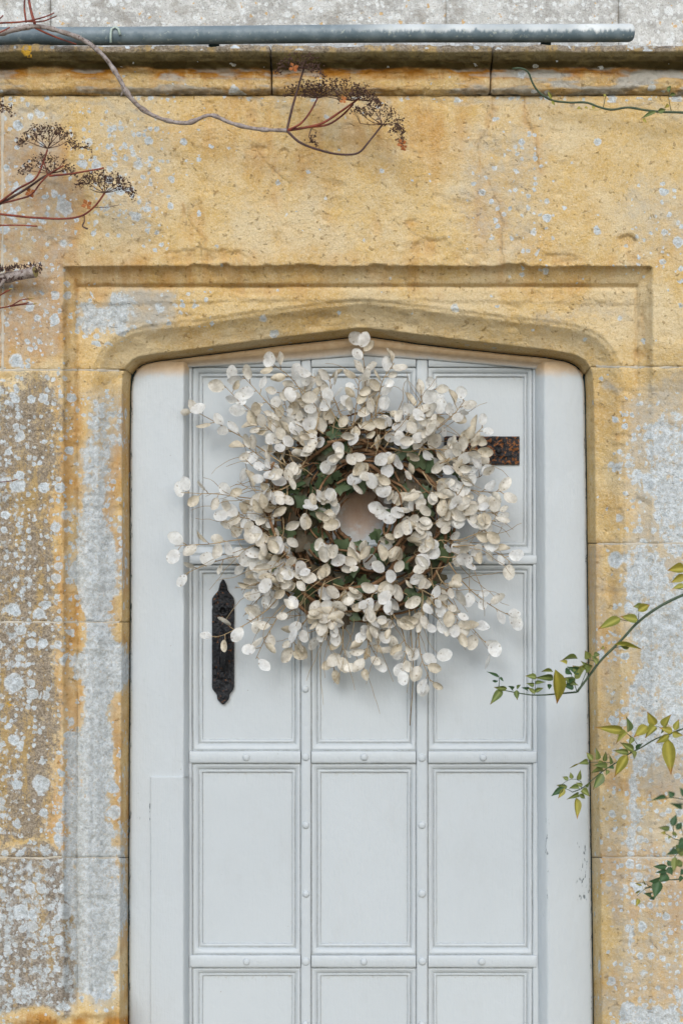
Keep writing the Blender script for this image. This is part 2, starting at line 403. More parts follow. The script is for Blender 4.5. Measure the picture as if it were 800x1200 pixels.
def leaf_material(name, c1, c2, edge=None):
    """green leaf: lighter midrib by the mesh attribute 'rib', reddish tip by 'tip'"""
    t = NT(name, 0.5)
    col = t.mix(t.rand(), c1, c2)
    col = t.mix(t.math('MULTIPLY', t.ramp(t.noise(110, 3, 0.6), 0.4, 0.7), 0.4), col, tuple(c * 0.6 for c in c1))
    if edge is not None:
        col = t.mix(t.math('MULTIPLY', t.ramp(t.math('ADD', t.attr('tip'), t.math('MULTIPLY', t.noise(60, 2), 0.3)), 0.85, 1.15), 0.8), col, edge)
    col = t.mix(t.math('MULTIPLY', t.attr('rib'), 0.35), col, tuple(min(1, c * 1.7 + 0.02) for c in c1))
    t.done(col, None, 0.5, 0.35)
    tr = t.n.new('ShaderNodeBsdfTranslucent'); t.put(tr.inputs[0], col)
    mx = t.n.new('ShaderNodeMixShader'); mx.inputs[0].default_value = 0.25
    t.l.new(t.b.outputs[0], mx.inputs[1]); t.l.new(tr.outputs[0], mx.inputs[2]); t.l.new(mx.outputs[0], t.out.inputs[0])
    return t.m

M = dict(
    stone=stone_material(), upper=upper_stone_material(), mortar=mortar_material(),
    paint=paint_material('white_gloss_paint'), frame=paint_material('old_white_frame_paint', stain=True), panel=panel_material(),
    iron=iron_material(rust=0.22), iron_rust=iron_material('rusty_iron', 0.50), pipe=pipe_material(),
    bark=simple_var('brown_vine_bark', (0.095, 0.050, 0.024), (0.20, 0.115, 0.058), 0.8, 90, 0.002, 0.2),
    greybark=simple_var('grey_branch_bark', (0.20, 0.16, 0.135), (0.34, 0.30, 0.28), 0.75, 70, 0.002, 0.25, c3=(0.10, 0.06, 0.045), objrand=False),
    redstem=simple_var('red_brown_stem', (0.085, 0.022, 0.018), (0.25, 0.055, 0.025), 0.55, 45, 0.001, 0.3),
    darkstem=simple_var('dark_brown_stem', (0.045, 0.024, 0.022), (0.10, 0.055, 0.045), 0.6, 60, 0.001, 0.3, objrand=False),
    head=simple_var('dry_brown_florets', (0.040, 0.022, 0.017), (0.13, 0.075, 0.055), 0.8, 120, 0.001, 0.15, objrand=False),
    bract=simple_var('dry_orange_bract', (0.30, 0.09, 0.025), (0.42, 0.17, 0.06), 0.7, 80, 0.001, 0.2, 0.3),
    silver=pod_material('silver_pod_paper', (0.90, 0.90, 0.87), (0.74, 0.72, 0.66), 0.42, 0.16),
    beige=pod_material('beige_pod_husk', (0.60, 0.54, 0.42), (0.42, 0.36, 0.26), 0.22, 0.0),
    tan=pod_material('tan_pod_husk', (0.76, 0.72, 0.63), (0.56, 0.51, 0.41), 0.32, 0.06),
    straw=simple_var('straw_stem', (0.21, 0.145, 0.075), (0.36, 0.27, 0.15), 0.7, 60, 0.001, 0.2, objrand=False),
    ivy=leaf_material('dull_ivy_leaf', (0.045, 0.075, 0.032), (0.095, 0.125, 0.055)),
    dead=leaf_material('dead_brown_leaf', (0.075, 0.055, 0.030), (0.045, 0.045, 0.022)),
    jas_y=leaf_material('yellow_green_leaf', (0.33, 0.28, 0.045), (0.20, 0.225, 0.045), (0.30, 0.075, 0.03)),
    jas_g=leaf_material('mid_green_leaf', (0.19, 0.215, 0.055), (0.10, 0.145, 0.05), (0.20, 0.08, 0.03)),
    jas_d=leaf_material('dark_green_leaf', (0.040, 0.085, 0.035), (0.060, 0.125, 0.045)),
    jstem=simple_var('green_vine_stem', (0.030, 0.055, 0.030), (0.06, 0.085, 0.045), 0.5, 60, 0.0008, 0.35, objrand=False),
    bud=simple_var('yellow_bud', (0.38, 0.27, 0.05), (0.25, 0.22, 0.06), 0.6, 80, 0.0008, 0.3, objrand=False),
    ground=simple_var('gravel_ground', (0.17, 0.15, 0.12), (0.26, 0.235, 0.19), 0.95, 30, 0.01, 0.1, objrand=False),
    dark=simple_var('dark_gap_tone', (0.015, 0.03, 0.035), (0.03, 0.05, 0.055), 0.9, 60, 0.001, 0.1, objrand=False),
)

# ------------------------------------------------------------------ doorway outline: stone arris A and frame edge F (photo pixels, matched)
A_KEY = [(139.5, 1345), (141, 1000), (143, 700), (143, 480), (143.5, 445), (147, 430), (157, 420.5), (172, 416), (200, 412.5), (300, 399), (400, 386.5), (425, 384),
         (450, 386.5), (500, 393), (600, 405), (650, 411), (674, 416), (686, 423), (692, 433), (694.5, 450), (696, 500), (699, 800), (703, 1000), (705, 1200), (706, 1345)]
F_KEY = [(151, 1345), (152, 1000), (153.5, 700), (154, 480), (155, 450), (158, 438), (166, 429.5), (180, 425), (205, 421.5), (302, 409), (400, 397.5), (425, 395),
         (450, 398), (500, 405), (598, 416), (646, 421), (667, 426), (677, 433), (682, 443), (684, 458), (685, 500), (688.5, 800), (691.5, 1000), (694, 1200), (695, 1345)]
AF, AKEYI = catmull([a + f for a, f in zip(A_KEY, F_KEY)], step=2.0)
A_C = AF[:, :2]; F_C = AF[:, 2:]
Y_ARRIS, Y_FRAME = 0.105, 0.160

def dist_poly(px, py, C):
    q = np.stack([np.ravel(px), np.ravel(py)], -1); best = np.full(len(q), 1e9)
    Cs = C[::3]; Cs = np.concatenate([Cs, C[-1:]])
    for a, b in zip(Cs[:-1], Cs[1:]):
        ab = b - a; L = ab @ ab + 1e-12
        t = np.clip(((q - a) @ ab) / L, 0, 1)
        d = q - a - t[:, None] * ab
        best = np.minimum(best, (d * d).sum(-1))
    return np.sqrt(best).reshape(np.shape(px))

PITS = [(735, 284, 11, 11, .010), (752, 384, 5, 24, .012), (752, 415, 8, 9, .006), (505, 291, 26, 12, .006), (482, 262, 9, 5, .004), (331, 182, 7, 8, .006), (322, 232, 12, 22, .004),
        (440, 262, 5, 14, .004), (225, 262, 16, 26, .005), (240, 300, 45, 10, .006), (655, 305, 26, 8, .006), (410, 150, 10, 6, .003), (637, 345, 22, 9, .004), (300, 340, 40, 8, .004),
        (700, 345, 30, 8, -.003), (725, 605, 4, 12, .006), (727, 512, 10, 5, .005), (715, 690, 6, 22, .004), (560, 250, 10, 40, .003), (380, 255, 12, 6, .003), (618, 140, 6, 20, .003)]
CRACKS = [[(577, 110), (570, 150), (558, 175), (566, 205), (582, 235), (588, 262), (591, 312)], [(613, 112), (617, 140), (628, 165), (632, 200)],
          [(213, 240), (224, 262), (240, 280), (236, 300)], [(300, 172), (318, 196), (340, 215)]]

def depth(px, py):
    px = np.asarray(px, float); py = np.asarray(py, float)
    rag = fbm(px / 26, py / 26, 4, 3) * 2.2 + fbm(px / 7, py / 7, 2, 9) * 0.9
    dA = dist_poly(px, py, A_C)
    t = np.clip((dA + rag * 0.5 * sm(2, 10, dA)) / 33.0, 0, 1)
    soft = sm(700, 1000, py)                                    # jambs more worn lower down
    cham = Y_ARRIS + (0.046 - Y_ARRIS) * t + 0.007 * np.sin(math.pi * t) * (1 - 1.4 * soft * (px > 400))
    spand = 0.0045 * sm(-2, 2, py - 352 - rag - 0.012 * np.abs(px - 420)) * sm(26, 40, dA)
    inner = cham + np.where(py < 430, spand, 0.0045 * sm(420, 440, py)* 0 + spand)
    chip = np.maximum(0, fbm(px / 40 + 11, py / 40, 3, 21) - 0.34) * 18 * ((px > 120) & (px < 700))
    u = np.maximum(np.maximum((92 + rag * .6 - px) / 17.0, (px - 745 + rag * .6) / 18.0), (337 - py + rag * 0.15) / (25.0 + chip))
    w = np.clip(u, 0, 1)
    cav = np.clip(1 - w, 0, 1) ** 0.48     # hollow moulding
    right_low = sm(400, 470, py) * (px > 600)
    outer = 0.036 * right_low
    d = np.where(u <= 0, inner, outer + (inner - outer) * cav)
    d = d + (0.012 - 0.006 * sm(420, 520, py) * (px > 400)) * np.exp(-((u - 0.05) / 0.085) ** 2) * (1 - 0.6 * right_low) + 0.005 * np.exp(-((dA + rag * .4 - 32) / 2.2) ** 2) * (u <= 0) * (1 - 0.5 * soft * (px > 400))
    d = d - 0.008 * np.exp(-((px - 101 + rag * .5) / 4.5) ** 2) * (px < 400) * sm(445, 520, py)
    # broach stop at the foot of the left jamb
    st = sm(1158, 1192, py + 0.1 * (px - 100)) * (px < 400)
    d = d * (1 - st) + st * (0.006 + 0.03 * sm(20, 0, dA))
    # chunk lost at the foot of the left jamb
    d = d + 0.012 * st * sm(1188, 1196, py + 0.14 * (px - 90) + rag * 2)
    # erosion
    d = d + 0.0035 * fbm(px / 55, py / 55, 4, 31) + 0.0016 * fbm(px / 9, py / 6, 3, 41) + 0.0008 * fbm(px / 3.2, py / 3.2, 2, 51)
    ero = np.maximum(0, fbm(px / 30 + 5, py / 22, 4, 61) - 0.25)
    d = d + 0.012 * ero
    bed = np.maximum(0, fbm(px / 140, py / 9, 3, 71) - 0.15) * sm(430, 470, py)
    d = d + 0.006 * bed
    for (x, y, rx, ry, dep) in PITS:
        q = np.hypot((px - x) / rx, (py - y) / ry) + 0.35 * fbm(px / 8, py / 8, 3, int(x))
        d = d + dep * sm(1.05, 0.7, q)
    for c in CRACKS:
        cc = np.array(c, float); dd = dist_poly(px + rag * 2.5, py + rag, np.repeat(cc, 3, 0))
        d = d + 0.0018 * np.exp(-(dd / 1.3) ** 2)
    return d

def bx(px, py, x0, x1, y0, y1, s=18):
    return sm(x0 - s, x0 + s, px) * sm(x1 + s, x1 - s, px) * sm(y0 - s, y0 + s, py) * sm(y1 + s, y1 - s, py)

def blob(px, py, x, y, rx, ry):
    return np.exp(-(((px - x) / rx) ** 2 + ((py - y) / ry) ** 2))

def masks(px, py):
    px = np.asarray(px, float); py = np.asarray(py, float)
    wx = px + 26 * fbm(px / 42, py / 60, 4, 101); wy = py + 34 * fbm(px / 50, py / 50, 4, 111)
    b = lambda *a: bx(wx, wy, *a)
    mx = lambda *a: np.maximum.reduce(a)
    white = mx(0.02 + 0 * px,
               0.62 * b(-600, 40, 430, 1000, 25), 0.56 * b(40, 90, 430, 1000, 20),
               1.1 * bx(wx, py, 92, 140, 465, 1170, 16) * (0.66 + 0.34 * sm(470, 780, wy)), 0.92 * b(70, 140, 850, 1175, 22), 0.66 * b(-600, 90, 1000, 1185, 16),
               0.50 * b(-600, 75, 200, 440, 22), 0.42 * b(-600, 60, 100, 220, 30), 0.78 * b(92, 150, 338, 400, 14), 0.55 * b(150, 240, 345, 375, 12),
               0.55 * b(100, 185, 130, 290, 25), 0.30 * b(180, 260, 118, 200, 40), 0.85 * bx(px, py, -600, 1400, 112, 118, 4) * (0.35 + 0.5 * vnoise(px / 40, py / 40, 5)),
               0.30 * b(570, 640, 150, 300, 30), 0.30 * b(735, 1400, 220, 330, 25),
               0.80 * b(752, 1400, 470, 640, 24), 0.62 * b(728, 760, 440, 640, 18), 0.80 * b(735, 1400, 640, 905, 26), 0.55 * b(700, 740, 760, 905, 16),
               0.82 * bx(wx, py, 738, 760, 640, 1000, 8), 0.55 * b(705, 1400, 920, 1180, 30), 0.85 * bx(wx, wy, 725, 740, 1085, 1125, 9), 0.97 * bx(wx, wy, 728, 790, 1172, 1215, 12), 0.9 * bx(wx, wy, 786, 1000, 1140, 1215, 8))
    pale = mx(0.42 * b(-600, 90, 112, 432, 25), 0.62 * b(94, 200, 340, 385, 16), 0.50 * b(90, 145, 440, 1180, 22), 0.36 * b(530, 640, 140, 300, 40), 0.36 * b(720, 1400, 200, 300, 40),
              0.34 * b(620, 740, 345, 380, 18), 0.50 * b(728, 1400, 432, 940, 22), 0.42 * b(700, 1400, 940, 1210, 18), 0.30 * b(100, 200, 115, 290, 40), 0.5 * bx(px, wy, -600, 1400, 112, 120, 8),
              0.70 * b(-600, 90, 1005, 1180, 18), 0.35 * b(690, 728, 640, 1000, 14), 0.5 * b(690, 720, 428, 442, 8), 0.16 * b(250, 500, 112, 300, 40))
    crust = mx(0.54 * b(-600, 72, 440, 1000, 26), 0.15 * b(-600, 78, 200, 432, 20), 0.5 * b(-600, 85, 1000, 1180, 14), 0.10 * b(735, 1400, 440, 900, 25), 0.12 * b(90, 118, 440, 700, 12))
    rust = mx(0.62 * b(-600, 95, 150, 432, 25), 0.5 * bx(wx, py, 128, 150, 470, 740, 9), 0.5 * bx(wx, py, 60, 90, 440, 1000, 12), 0.42 * b(60, 300, 305, 340, 12), 0.30 * b(300, 700, 305, 335, 14),
              0.35 * b(250, 560, 112, 200, 30), 0.35 * b(690, 730, 640, 790, 12), 0.5 * b(700, 1400, 915, 940, 10), 0.45 * b(700, 1400, 1005, 1085, 14), 0.35 * b(700, 1400, 1130, 1160, 12),
              0.85 * bx(px, wy, -600, 160, 1190, 1400, 10), 0.40 * b(700, 800, 290, 310, 20), 0.45 * bx(wx, py, 139, 153, 460, 1250, 6))
    dark = 0 * px
    for c in CRACKS:
        rg = fbm(px / 26, py / 26, 4, 3) * 2.2 + fbm(px / 7, py / 7, 2, 9) * 0.9; dd = dist_poly(px + rg * 2.5, py + rg, np.repeat(np.array(c, float), 3, 0))
        dark = np.maximum(dark, 0.42 * np.exp(-(dd / 1.4) ** 2)); rust = np.maximum(rust, 0.45 * np.exp(-(dd / 6.0) ** 2))
    for (x, y, rx, ry, dep) in PITS:
        if dep > 0: rust = np.maximum(rust, 0.42 * np.exp(-(((px - x) / rx / 1.1) ** 2 + ((py - y) / ry / 1.1) ** 2)))
    yellow = 0.06 * b(-600, 80, 430, 1000, 30)
    return dict(white=white, crust=crust, rust=rust, pale=pale, dark=dark, yellow=yellow)

# ------------------------------------------------------------------ ground
def quad(name, x0, x1, y0, y1, z, mat, kind='structure', n=1):
    me = bpy.data.meshes.new(name); me.from_pydata([(x0, y0, z), (x1, y0, z), (x1, y1, z), (x0, y1, z)], [], [(0, 1, 2, 3)])
    o = link(name, me, mat); o['kind'] = kind; return o
quad('ground', -250, 250, -400, 60, 0.0, M['ground'])

# ------------------------------------------------------------------ stone doorway
doorway = thing('stone_doorway', 'ochre limestone doorway with a flat four-centred arch and white lichen around the white door', 'doorway', (0, 0.1, 0))

def rim_grid(PX, PY, Y, back=0.05, sides='lrtb'):
    """grid of apparent pixels with its border turned back into the joint"""
    nr, nc = PX.shape
    PX = np.pad(PX, 1, mode='edge'); PY = np.pad(PY, 1, mode='edge'); Yp = np.pad(Y, 1, mode='edge')
    Yp[0, :] += back; Yp[-1, :] += back
    Yp[1:-1, 0] += back; Yp[1:-1, -1] += back
    return PX, PY, Yp

def edge_round(dpx, r=4.0, dep=0.002):
    return dep * np.clip(1 - dpx / r, 0, 1) ** 2

def make_stone(name, PX, PY, Y, parent, mat, rev=None):
    """rev: (axis, first index of the reveal, sign) so that the texture wraps round the arris"""
    m = masks(PX, PY)
    V = PA(PX, PY, Y); fl = np.stack([(PX - 400) * K, CAM_Z + (600 - PY) * K, 0 * V[..., 0]], -1)
    if rev:
        ax, i0, sg = rev
        if ax == 1:
            sl = slice(i0, None) if i0 > 0 else slice(None, -i0)
            ref = V[:, i0 - 1:i0, 1] if i0 > 0 else V[:, -i0:-i0 + 1, 1]
            fl[:, sl, 0] += sg * (V[:, sl, 1] - ref)
        else:
            fl[i0:, :, 1] += sg * (V[i0:, :, 1] - V[i0 - 1:i0, :, 1])
    m['flat'] = fl
    return link(name, mesh_np(name, V, grid_faces(*PX.shape), True, m), mat, parent)

def xspace(a, b, fine=2.0, lo=-12, hi=812):
    """columns: fine within the frame, coarse outside it"""
    xs = []; x = a
    while x < b - 0.5:
        xs.append(x); x += fine if lo <= x <= hi else 9.0
    xs.append(b); return np.array(xs)

G = 0.3      # half joint width in pixels
AL = A_C[:, 1]
iL = int(np.argmax(A_C[:, 1] < 433)); iR = len(A_C) - 1 - int(np.argmax(A_C[::-1, 1] < 433))
NREV = 10
rev_t = np.linspace(0, 1, NREV + 1)[1:]

def jamb(y0, y1, side, xout):
    ys = np.arange(y0 + G, y1 - G + 0.01, 2.0); ys[-1] = y1 - G
    if side == 'l':
        C = A_C[:iL + 1][::-1]; Fc = F_C[:iL + 1][::-1]     # y ascending
        xa = np.interp(ys, C[:, 1], C[:, 0]); tF = np.interp(ys, C[:, 1], Fc[:, 0])
        base = xspace(xout, 143, 2.0)
        f = (base - xout) / (143 - xout)
        PX = xout + f[None, :] * (xa[:, None] - xout)
        face_far = PX - xout
    else:
        C = A_C[iR:]; Fc = F_C[iR:]
        xa = np.interp(ys, C[:, 1], C[:, 0]); tF = np.interp(ys, C[:, 1], Fc[:, 0])
        base = xspace(696, xout, 2.0)[::-1]
        f = (base - xout) / (696 - xout)
        PX = xout + f[None, :] * (xa[:, None] - xout)
        face_far = xout - PX
    PY = np.repeat(ys[:, None], PX.shape[1], 1)
    Y = depth(PX, PY)
    Y += edge_round(PY - y0) + edge_round(y1 - PY) + edge_round(face_far)
    # reveal
    yar = Y[:, -1:]
    RX = xa[:, None] + (tF - xa)[:, None] * rev_t[None, :] * 1.0
    RY = np.repeat(ys[:, None], NREV, 1)
    RYd = yar + (0.185 - yar) * rev_t[None, :] + 0.0015 * fbm(RY / 8, RX * 3, 3, 88)
    PX = np.concatenate([PX, RX], 1); PY = np.concatenate([PY, RY], 1); Y = np.concatenate([Y, RYd], 1)
    PX, PY, Y = rim_grid(PX, PY, Y)
    o = make_stone('jamb_stone', PX if side == 'l' else PX[:, ::-1], PY if side == 'l' else PY[:, ::-1], Y if side == 'l' else Y[:, ::-1], doorway, M['stone'], (1, PX.shape[1] - NREV - 1, 1) if side == 'l' else (1, -(NREV + 1), -1))
    return o

for a, b in ((434, 729), (729, 1005), (1005, 1345)): jamb(a, b, 'l', -330)
for a, b in ((430, 637), (637, 1005), (1005, 1345)): jamb(a, b, 'r', 1130)

# lintel
def lintel(x0, x1, inner=True):
    seg = A_C[iL:iR + 1]; segF = F_C[iL:iR + 1]
    xl = xspace(x0 + G, seg[0, 0] - 1.0, 2.0); xr = xspace(seg[-1, 0] + 1.0, x1 - G, 2.0)
    bxs = np.concatenate([xl, seg[:, 0], xr]); bys = np.concatenate([np.full(len(xl), 434 - G), seg[:, 1], np.full(len(xr), 430 - G)])
    bys = np.minimum(bys, 433)
    fx = np.concatenate([xl, segF[:, 0], xr]); fy = np.concatenate([np.full(len(xl), 434 - G), segF[:, 1], np.full(len(xr), 430 - G)])
    isrev = np.concatenate([np.zeros(len(xl)), np.ones(len(seg)), np.zeros(len(xr))])
    T = np.linspace(0, 1, 165)[:, None]
    PX = np.repeat(bxs[None], 165, 0); PY = 112 + G + T * (bys - 112 - G)[None]
    Y = depth(PX, PY)
    Y += edge_round(PY - 112) + edge_round(PX - x0) + edge_round(x1 - PX) + (1 - isrev)[None] * edge_round(bys[None] - PY)
    ya = Y[-1:]
    RX = bxs[None] + (fx - bxs)[None] * rev_t[:, None] * 1.0; RY = bys[None] + (fy - bys)[None] * rev_t[:, None] * 1.0
    RYd = ya + ((0.185 - ya) * isrev[None] + 0.05 * (1 - isrev)[None]) * rev_t[:, None]
    PX = np.concatenate([PX, RX]); PY = np.concatenate([PY, RY]); Y = np.concatenate([Y, RYd])
    PX, PY, Y = rim_grid(PX, PY, Y)
    make_stone('lintel_stone', PX, PY, Y, doorway, M['stone'], (0, PX.shape[0] - NREV - 1, -1))
lintel(4, 1000)

def plain_stone(x0, x1, y0, y1, parent, name='stone_block', mat=None, yb=0.0, fine=2.0, rough=1.0, seed=0, fn=None):
    xs = xspace(x0 + G, x1 - G, fine); ys = np.append(np.arange(y0 + G, y1 - G - 1, fine if x1 > -20 and x0 < 820 else 9.0), y1 - G)
    PX, PY = np.meshgrid(xs, ys)
    Y = (depth(PX, PY) if fn is None else fn(PX, PY)) + yb
    for e in (PX - x0, x1 - PX, PY - y0, y1 - PY): Y = Y + edge_round(e, 6, 0.006 * rough)
    PX, PY, Y = rim_grid(PX, PY, Y)
    return make_stone(name, PX, PY, Y, parent, mat or M['stone'])

plain_stone(-330, 4, 112, 434, doorway, 'quoin_stone')
plain_stone(1000, 1130, 112, 430, doorway, 'quoin_stone')

# mortar in the joints
def mortar_strip(pts, w=3.2, off=0.0005):
    pts = np.array(pts, float); n = max(int(np.linalg.norm(pts[-1] - pts[0]) / 3), 2)
    t = np.linspace(0, 1, n)[:, None]; c = pts[0] + t * (pts[-1] - pts[0])
    d = (pts[-1] - pts[0]) / np.linalg.norm(pts[-1] - pts[0]); nn = np.array([-d[1], d[0]])
    o = np.linspace(-1, 1, 5)[None, :, None] * w
    g = c[:, None] + o * nn
    g = g + nn * (1.6 * fbm(c[:, 0] / 24, c[:, 1] / 24, 3, 77))[:, None, None]
    PX, PY = g[..., 0], g[..., 1]
    Y = depth(PX, PY) + off + 0.0026 * fbm(PX / 11, PY / 11, 3, 7) + 0.0007 * np.abs(np.linspace(-1, 1, 5))[None] * 5
    link('mortar_joint', mesh_np('mortar_joint', PA(PX, PY, Y), grid_faces(n, 5), True), M['mortar'], doorway)
for (p, q) in (((-330, 434), (140, 434)), ((-330, 729), (140, 729)), ((-330, 1005), (139, 1005)), ((698, 430), (1130, 430)), ((699, 637), (1130, 637)), ((705, 1005), (1130, 1005)), ((4, 114), (4, 433)), ((1000, 114), (1000, 430))):
    mortar_strip([p, q])

# cornice
COR = [(0.05, 2.545), (-0.055, 2.524), (-0.066, 2.521), (-0.070, 2.514), (-0.070, 2.504), (-0.067, 2.497), (-0.058, 2.488), (-0.044, 2.482), (-0.032, 2.476), (-0.027, 2.470), (-0.026, 2.462),
       (-0.024, 2.452), (-0.022, 2.442), (-0.019, 2.436), (-0.012, 2.431), (-0.004, 2.4275), (0.03, 2.427)]
def cornice(x0, x1, seed):
    prof = np.array(COR); cl = np.concatenate([[0], np.cumsum(np.linalg.norm(np.diff(prof, axis=0), axis=1))])
    tt = np.unique(np.concatenate([np.linspace(0, cl[2], 8), np.linspace(cl[2], cl[-2], 64), np.linspace(cl[-2], cl[-1], 4)]))
    yy = np.interp(tt, cl, prof[:, 0]); zz = np.interp(tt, cl, prof[:, 1])
    ny = np.gradient(zz); nz = -np.gradient(yy); nl = np.hypot(ny, nz); ny /= nl; nz /= nl    # outward normal (towards -Y)
    ny, nz = ny, nz
    X0, X1 = (x0 - 400) * K * 0.98, (x1 - 400) * K * 0.98
    xs = np.linspace(X0 + 0.0018, X1 - 0.0018, int((x1 - x0) / 2.2))
    Xg, Tg = np.meshgrid(xs, tt)
    pxg = Xg / K / 0.98 + 400; tp = Tg / K
    dsp = 0.0055 * fbm(pxg / 40, tp / 22, 4, 131) + 0.0028 * fbm(pxg / 7, tp / 7, 3, 141) - 0.008 * np.maximum(0, fbm(pxg / 30, tp / 12, 4, 151) - 0.25)
    e = np.minimum(Xg - X0, X1 - Xg) / K
    dsp -= 0.006 * np.clip(1 - e / 5, 0, 1) ** 2
    Yg = yy[:, None] + dsp * ny[:, None]; Zg = zz[:, None] + dsp * nz[:, None]
    V = np.stack([Xg, Yg, Zg], -1)
    # close the ends
    L = V[:, :1].copy(); Rr = V[:, -1:].copy(); L[..., 1] += 0.06; Rr[..., 1] += 0.06
    V = np.concatenate([L, V, Rr], 1)
    padc = lambda a: np.concatenate([a[:, :1], a, a[:, -1:]], 1)
    pxg = padc(pxg); Z = V[..., 2]; Yv = V[..., 1]
    n = fbm(pxg / 50, Z * 60, 3, 161)
    zz_ = Z + 0.003 * n
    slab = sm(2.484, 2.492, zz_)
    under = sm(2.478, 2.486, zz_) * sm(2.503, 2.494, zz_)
    dark = np.maximum(0.92 * sm(2.512, 2.503, zz_) * sm(2.476, 2.484, zz_), 1.0 * sm(2.494, 2.487, zz_) * sm(2.474, 2.480, zz_)); dark = np.maximum(dark, 0.5 * slab * sm(-0.1, 0.5, n))  # olive stain on the slab edge; shade of the undercut painted in below
    white = 0.34 * sm(2.508, 2.516, zz_) * (0.4 + 0.6 * vnoise(pxg / 60, 0 * pxg, 3)) + 0.05 * (1 - slab) + 0.5 * bx(pxg, zz_ * 1000, 730, 790, 2505, 2525, 6)
    rust = np.maximum(1.3 * sm(2.446, 2.470, zz_) * sm(2.490, 2.482, zz_), 0.40 * (1 - slab)) * (0.75 + 0.9 * n)
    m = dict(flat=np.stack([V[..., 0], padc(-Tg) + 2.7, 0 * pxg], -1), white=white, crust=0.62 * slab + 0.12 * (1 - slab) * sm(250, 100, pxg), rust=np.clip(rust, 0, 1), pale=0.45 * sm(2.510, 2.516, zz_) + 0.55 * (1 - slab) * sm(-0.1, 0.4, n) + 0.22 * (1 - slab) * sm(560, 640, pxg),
             dark=np.maximum(dark, 0.6 * sm(2.440, 2.432, zz_) * (0.6 + 0.5 * n)), yellow=0.25 * sm(2.505, 2.515, zz_) * sm(680, 720, pxg) + 0.12 * slab * sm(60, 0, pxg))  # lower roll darkened as well: shade of its downturned face
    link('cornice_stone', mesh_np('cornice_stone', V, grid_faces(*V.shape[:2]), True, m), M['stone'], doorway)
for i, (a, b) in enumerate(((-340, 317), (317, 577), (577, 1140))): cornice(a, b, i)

# ------------------------------------------------------------------ wall above and beside
wall = thing('stone_wall', 'pale grey coursed stone wall above the doorway cornice', 'wall', (0, 0.2, 0))
def flat(PX, PY): return 0.055 + 0.004 * fbm(PX / 60, PY / 60, 4, 201) + 0.002 * fbm(PX / 9, PY / 9, 3, 211) + 0.006 * np.maximum(0, fbm(PX / 35, PY / 35, 4, 221) - 0.2)
for (a, b, c, d) in ((-340, 180, -230, -70), (180, 640, -230, -70), (640, 1140, -230, -70), (-340, 60, -70, 70), (60, 522, -70, 70), (522, 724, -70, 70), (724, 1140, -70, 70)):
    plain_stone(a, b, c, d, wall, 'stone_block', M['upper'], fn=flat)
for side in (-1, 1):
    for r in range(6):
        y0 = -230 + r * 262.5; off = 110 if r % 2 else 0
        xs = [1130, 1420 + off, 1750 + off, 2000] if side > 0 else [-1200, -900 + off, -600 + off, -330]
        for a, b in zip(xs[:-1], xs[1:]):
            plain_stone(a, b, y0, y0 + 262.5, wall, 'stone_block', M['upper'] if r < 2 else M['stone'], fn=lambda x, y: flat(x, y) - 0.045)
c = MB().box(-3.4, 3.4, 0.30, 0.75, 0.0, 3.2); c.build('wall_backing', M['mortar'], wall)  # solid wall behind the stones; stretch behind the door added against light leaks
c = MB().box(-3.4, (60 - 400) * K * 1.02 - 0.2, 0.09, 0.299, 0.0, 3.18); c.build('wall_backing', M['mortar'], wall)
c = MB().box((790 - 400) * K * 1.02 + 0.2, 3.4, 0.09, 0.299, 0.0, 3.18); c.build('wall_backing', M['mortar'], wall)
c = MB().box(-1.06, 1.0, 0.066, 0.298, 2.43, 3.17); c.build('wall_backing', M['mortar'], wall)

# ------------------------------------------------------------------ pipe on the ledge
pipe = thing('metal_pipe', 'grey painted metal pipe lying along the cornice ledge, streaked with white droppings', 'pipe', (0, -0.03, 2.53))
def pipe_mesh():
    Yc = -0.028
    pts = []
    for px in np.linspace(-340, 736, 240): pts.append(P(px, 42.5 - px * 0.006 + 0.5 * math.sin(px / 90), Yc))
    n = len(pts); r = 0.0205; sides = 20; V = []; dr = []
    ends = [(0.004, 0.97), (0.009, 0.86), (0.012, 0.6), (0.0135, 0.0)]
    rows = [(p, r) for p in pts] + [(pts[-1] + Vector((dx, 0, 0)), r * k) for dx, k in ends]
    for p, rr in rows:
        for k in range(sides):
            a = 2 * math.pi * k / sides
            V.append((p.x, p.y + rr * math.cos(a), p.z + rr * math.sin(a)))
            px = p.x / K / .99 + 400
            dr.append(float(np.clip((px - 380) / 120, 0.12, 1)) * (0.45 + 0.55 * float(vnoise(px / 30, 0, 5))))
    F = []
    for i in range(len(rows) - 1):
        for k in range(sides):
            k2 = (k + 1) % sides; F.append((i * sides + k, (i + 1) * sides + k, (i + 1) * sides + k2, i * sides + k2))
    return mesh_np('pipe_body', np.array(V), np.array(F)[:, ::-1], True, dict(drop=np.array(dr)))
link('pipe_body', pipe_mesh(), M['pipe'], pipe)
mb = MB(); hook = [P(130, 50, -0.05), P(130, 40, -0.052), P(131, 34, -0.051), P(135, 31.5, -0.05), P(139, 34, -0.051), P(141, 41, -0.052)]
mb.tube(hook, 0.0028, 6).build('hook', simple_var('pale_green_wire', (0.42, 0.50, 0.44), (0.30, 0.38, 0.33), 0.6, 80, objrand=False), pipe, True)
for px in (-150, 250, 640):
    p = P(px, 46, -0.028); mb = MB(); mb.box(p.x - 0.012, p.x + 0.012, -0.02, 0.05, 2.52, 2.5445, 0.003); mb.build('packing_block', M['dark'], pipe)

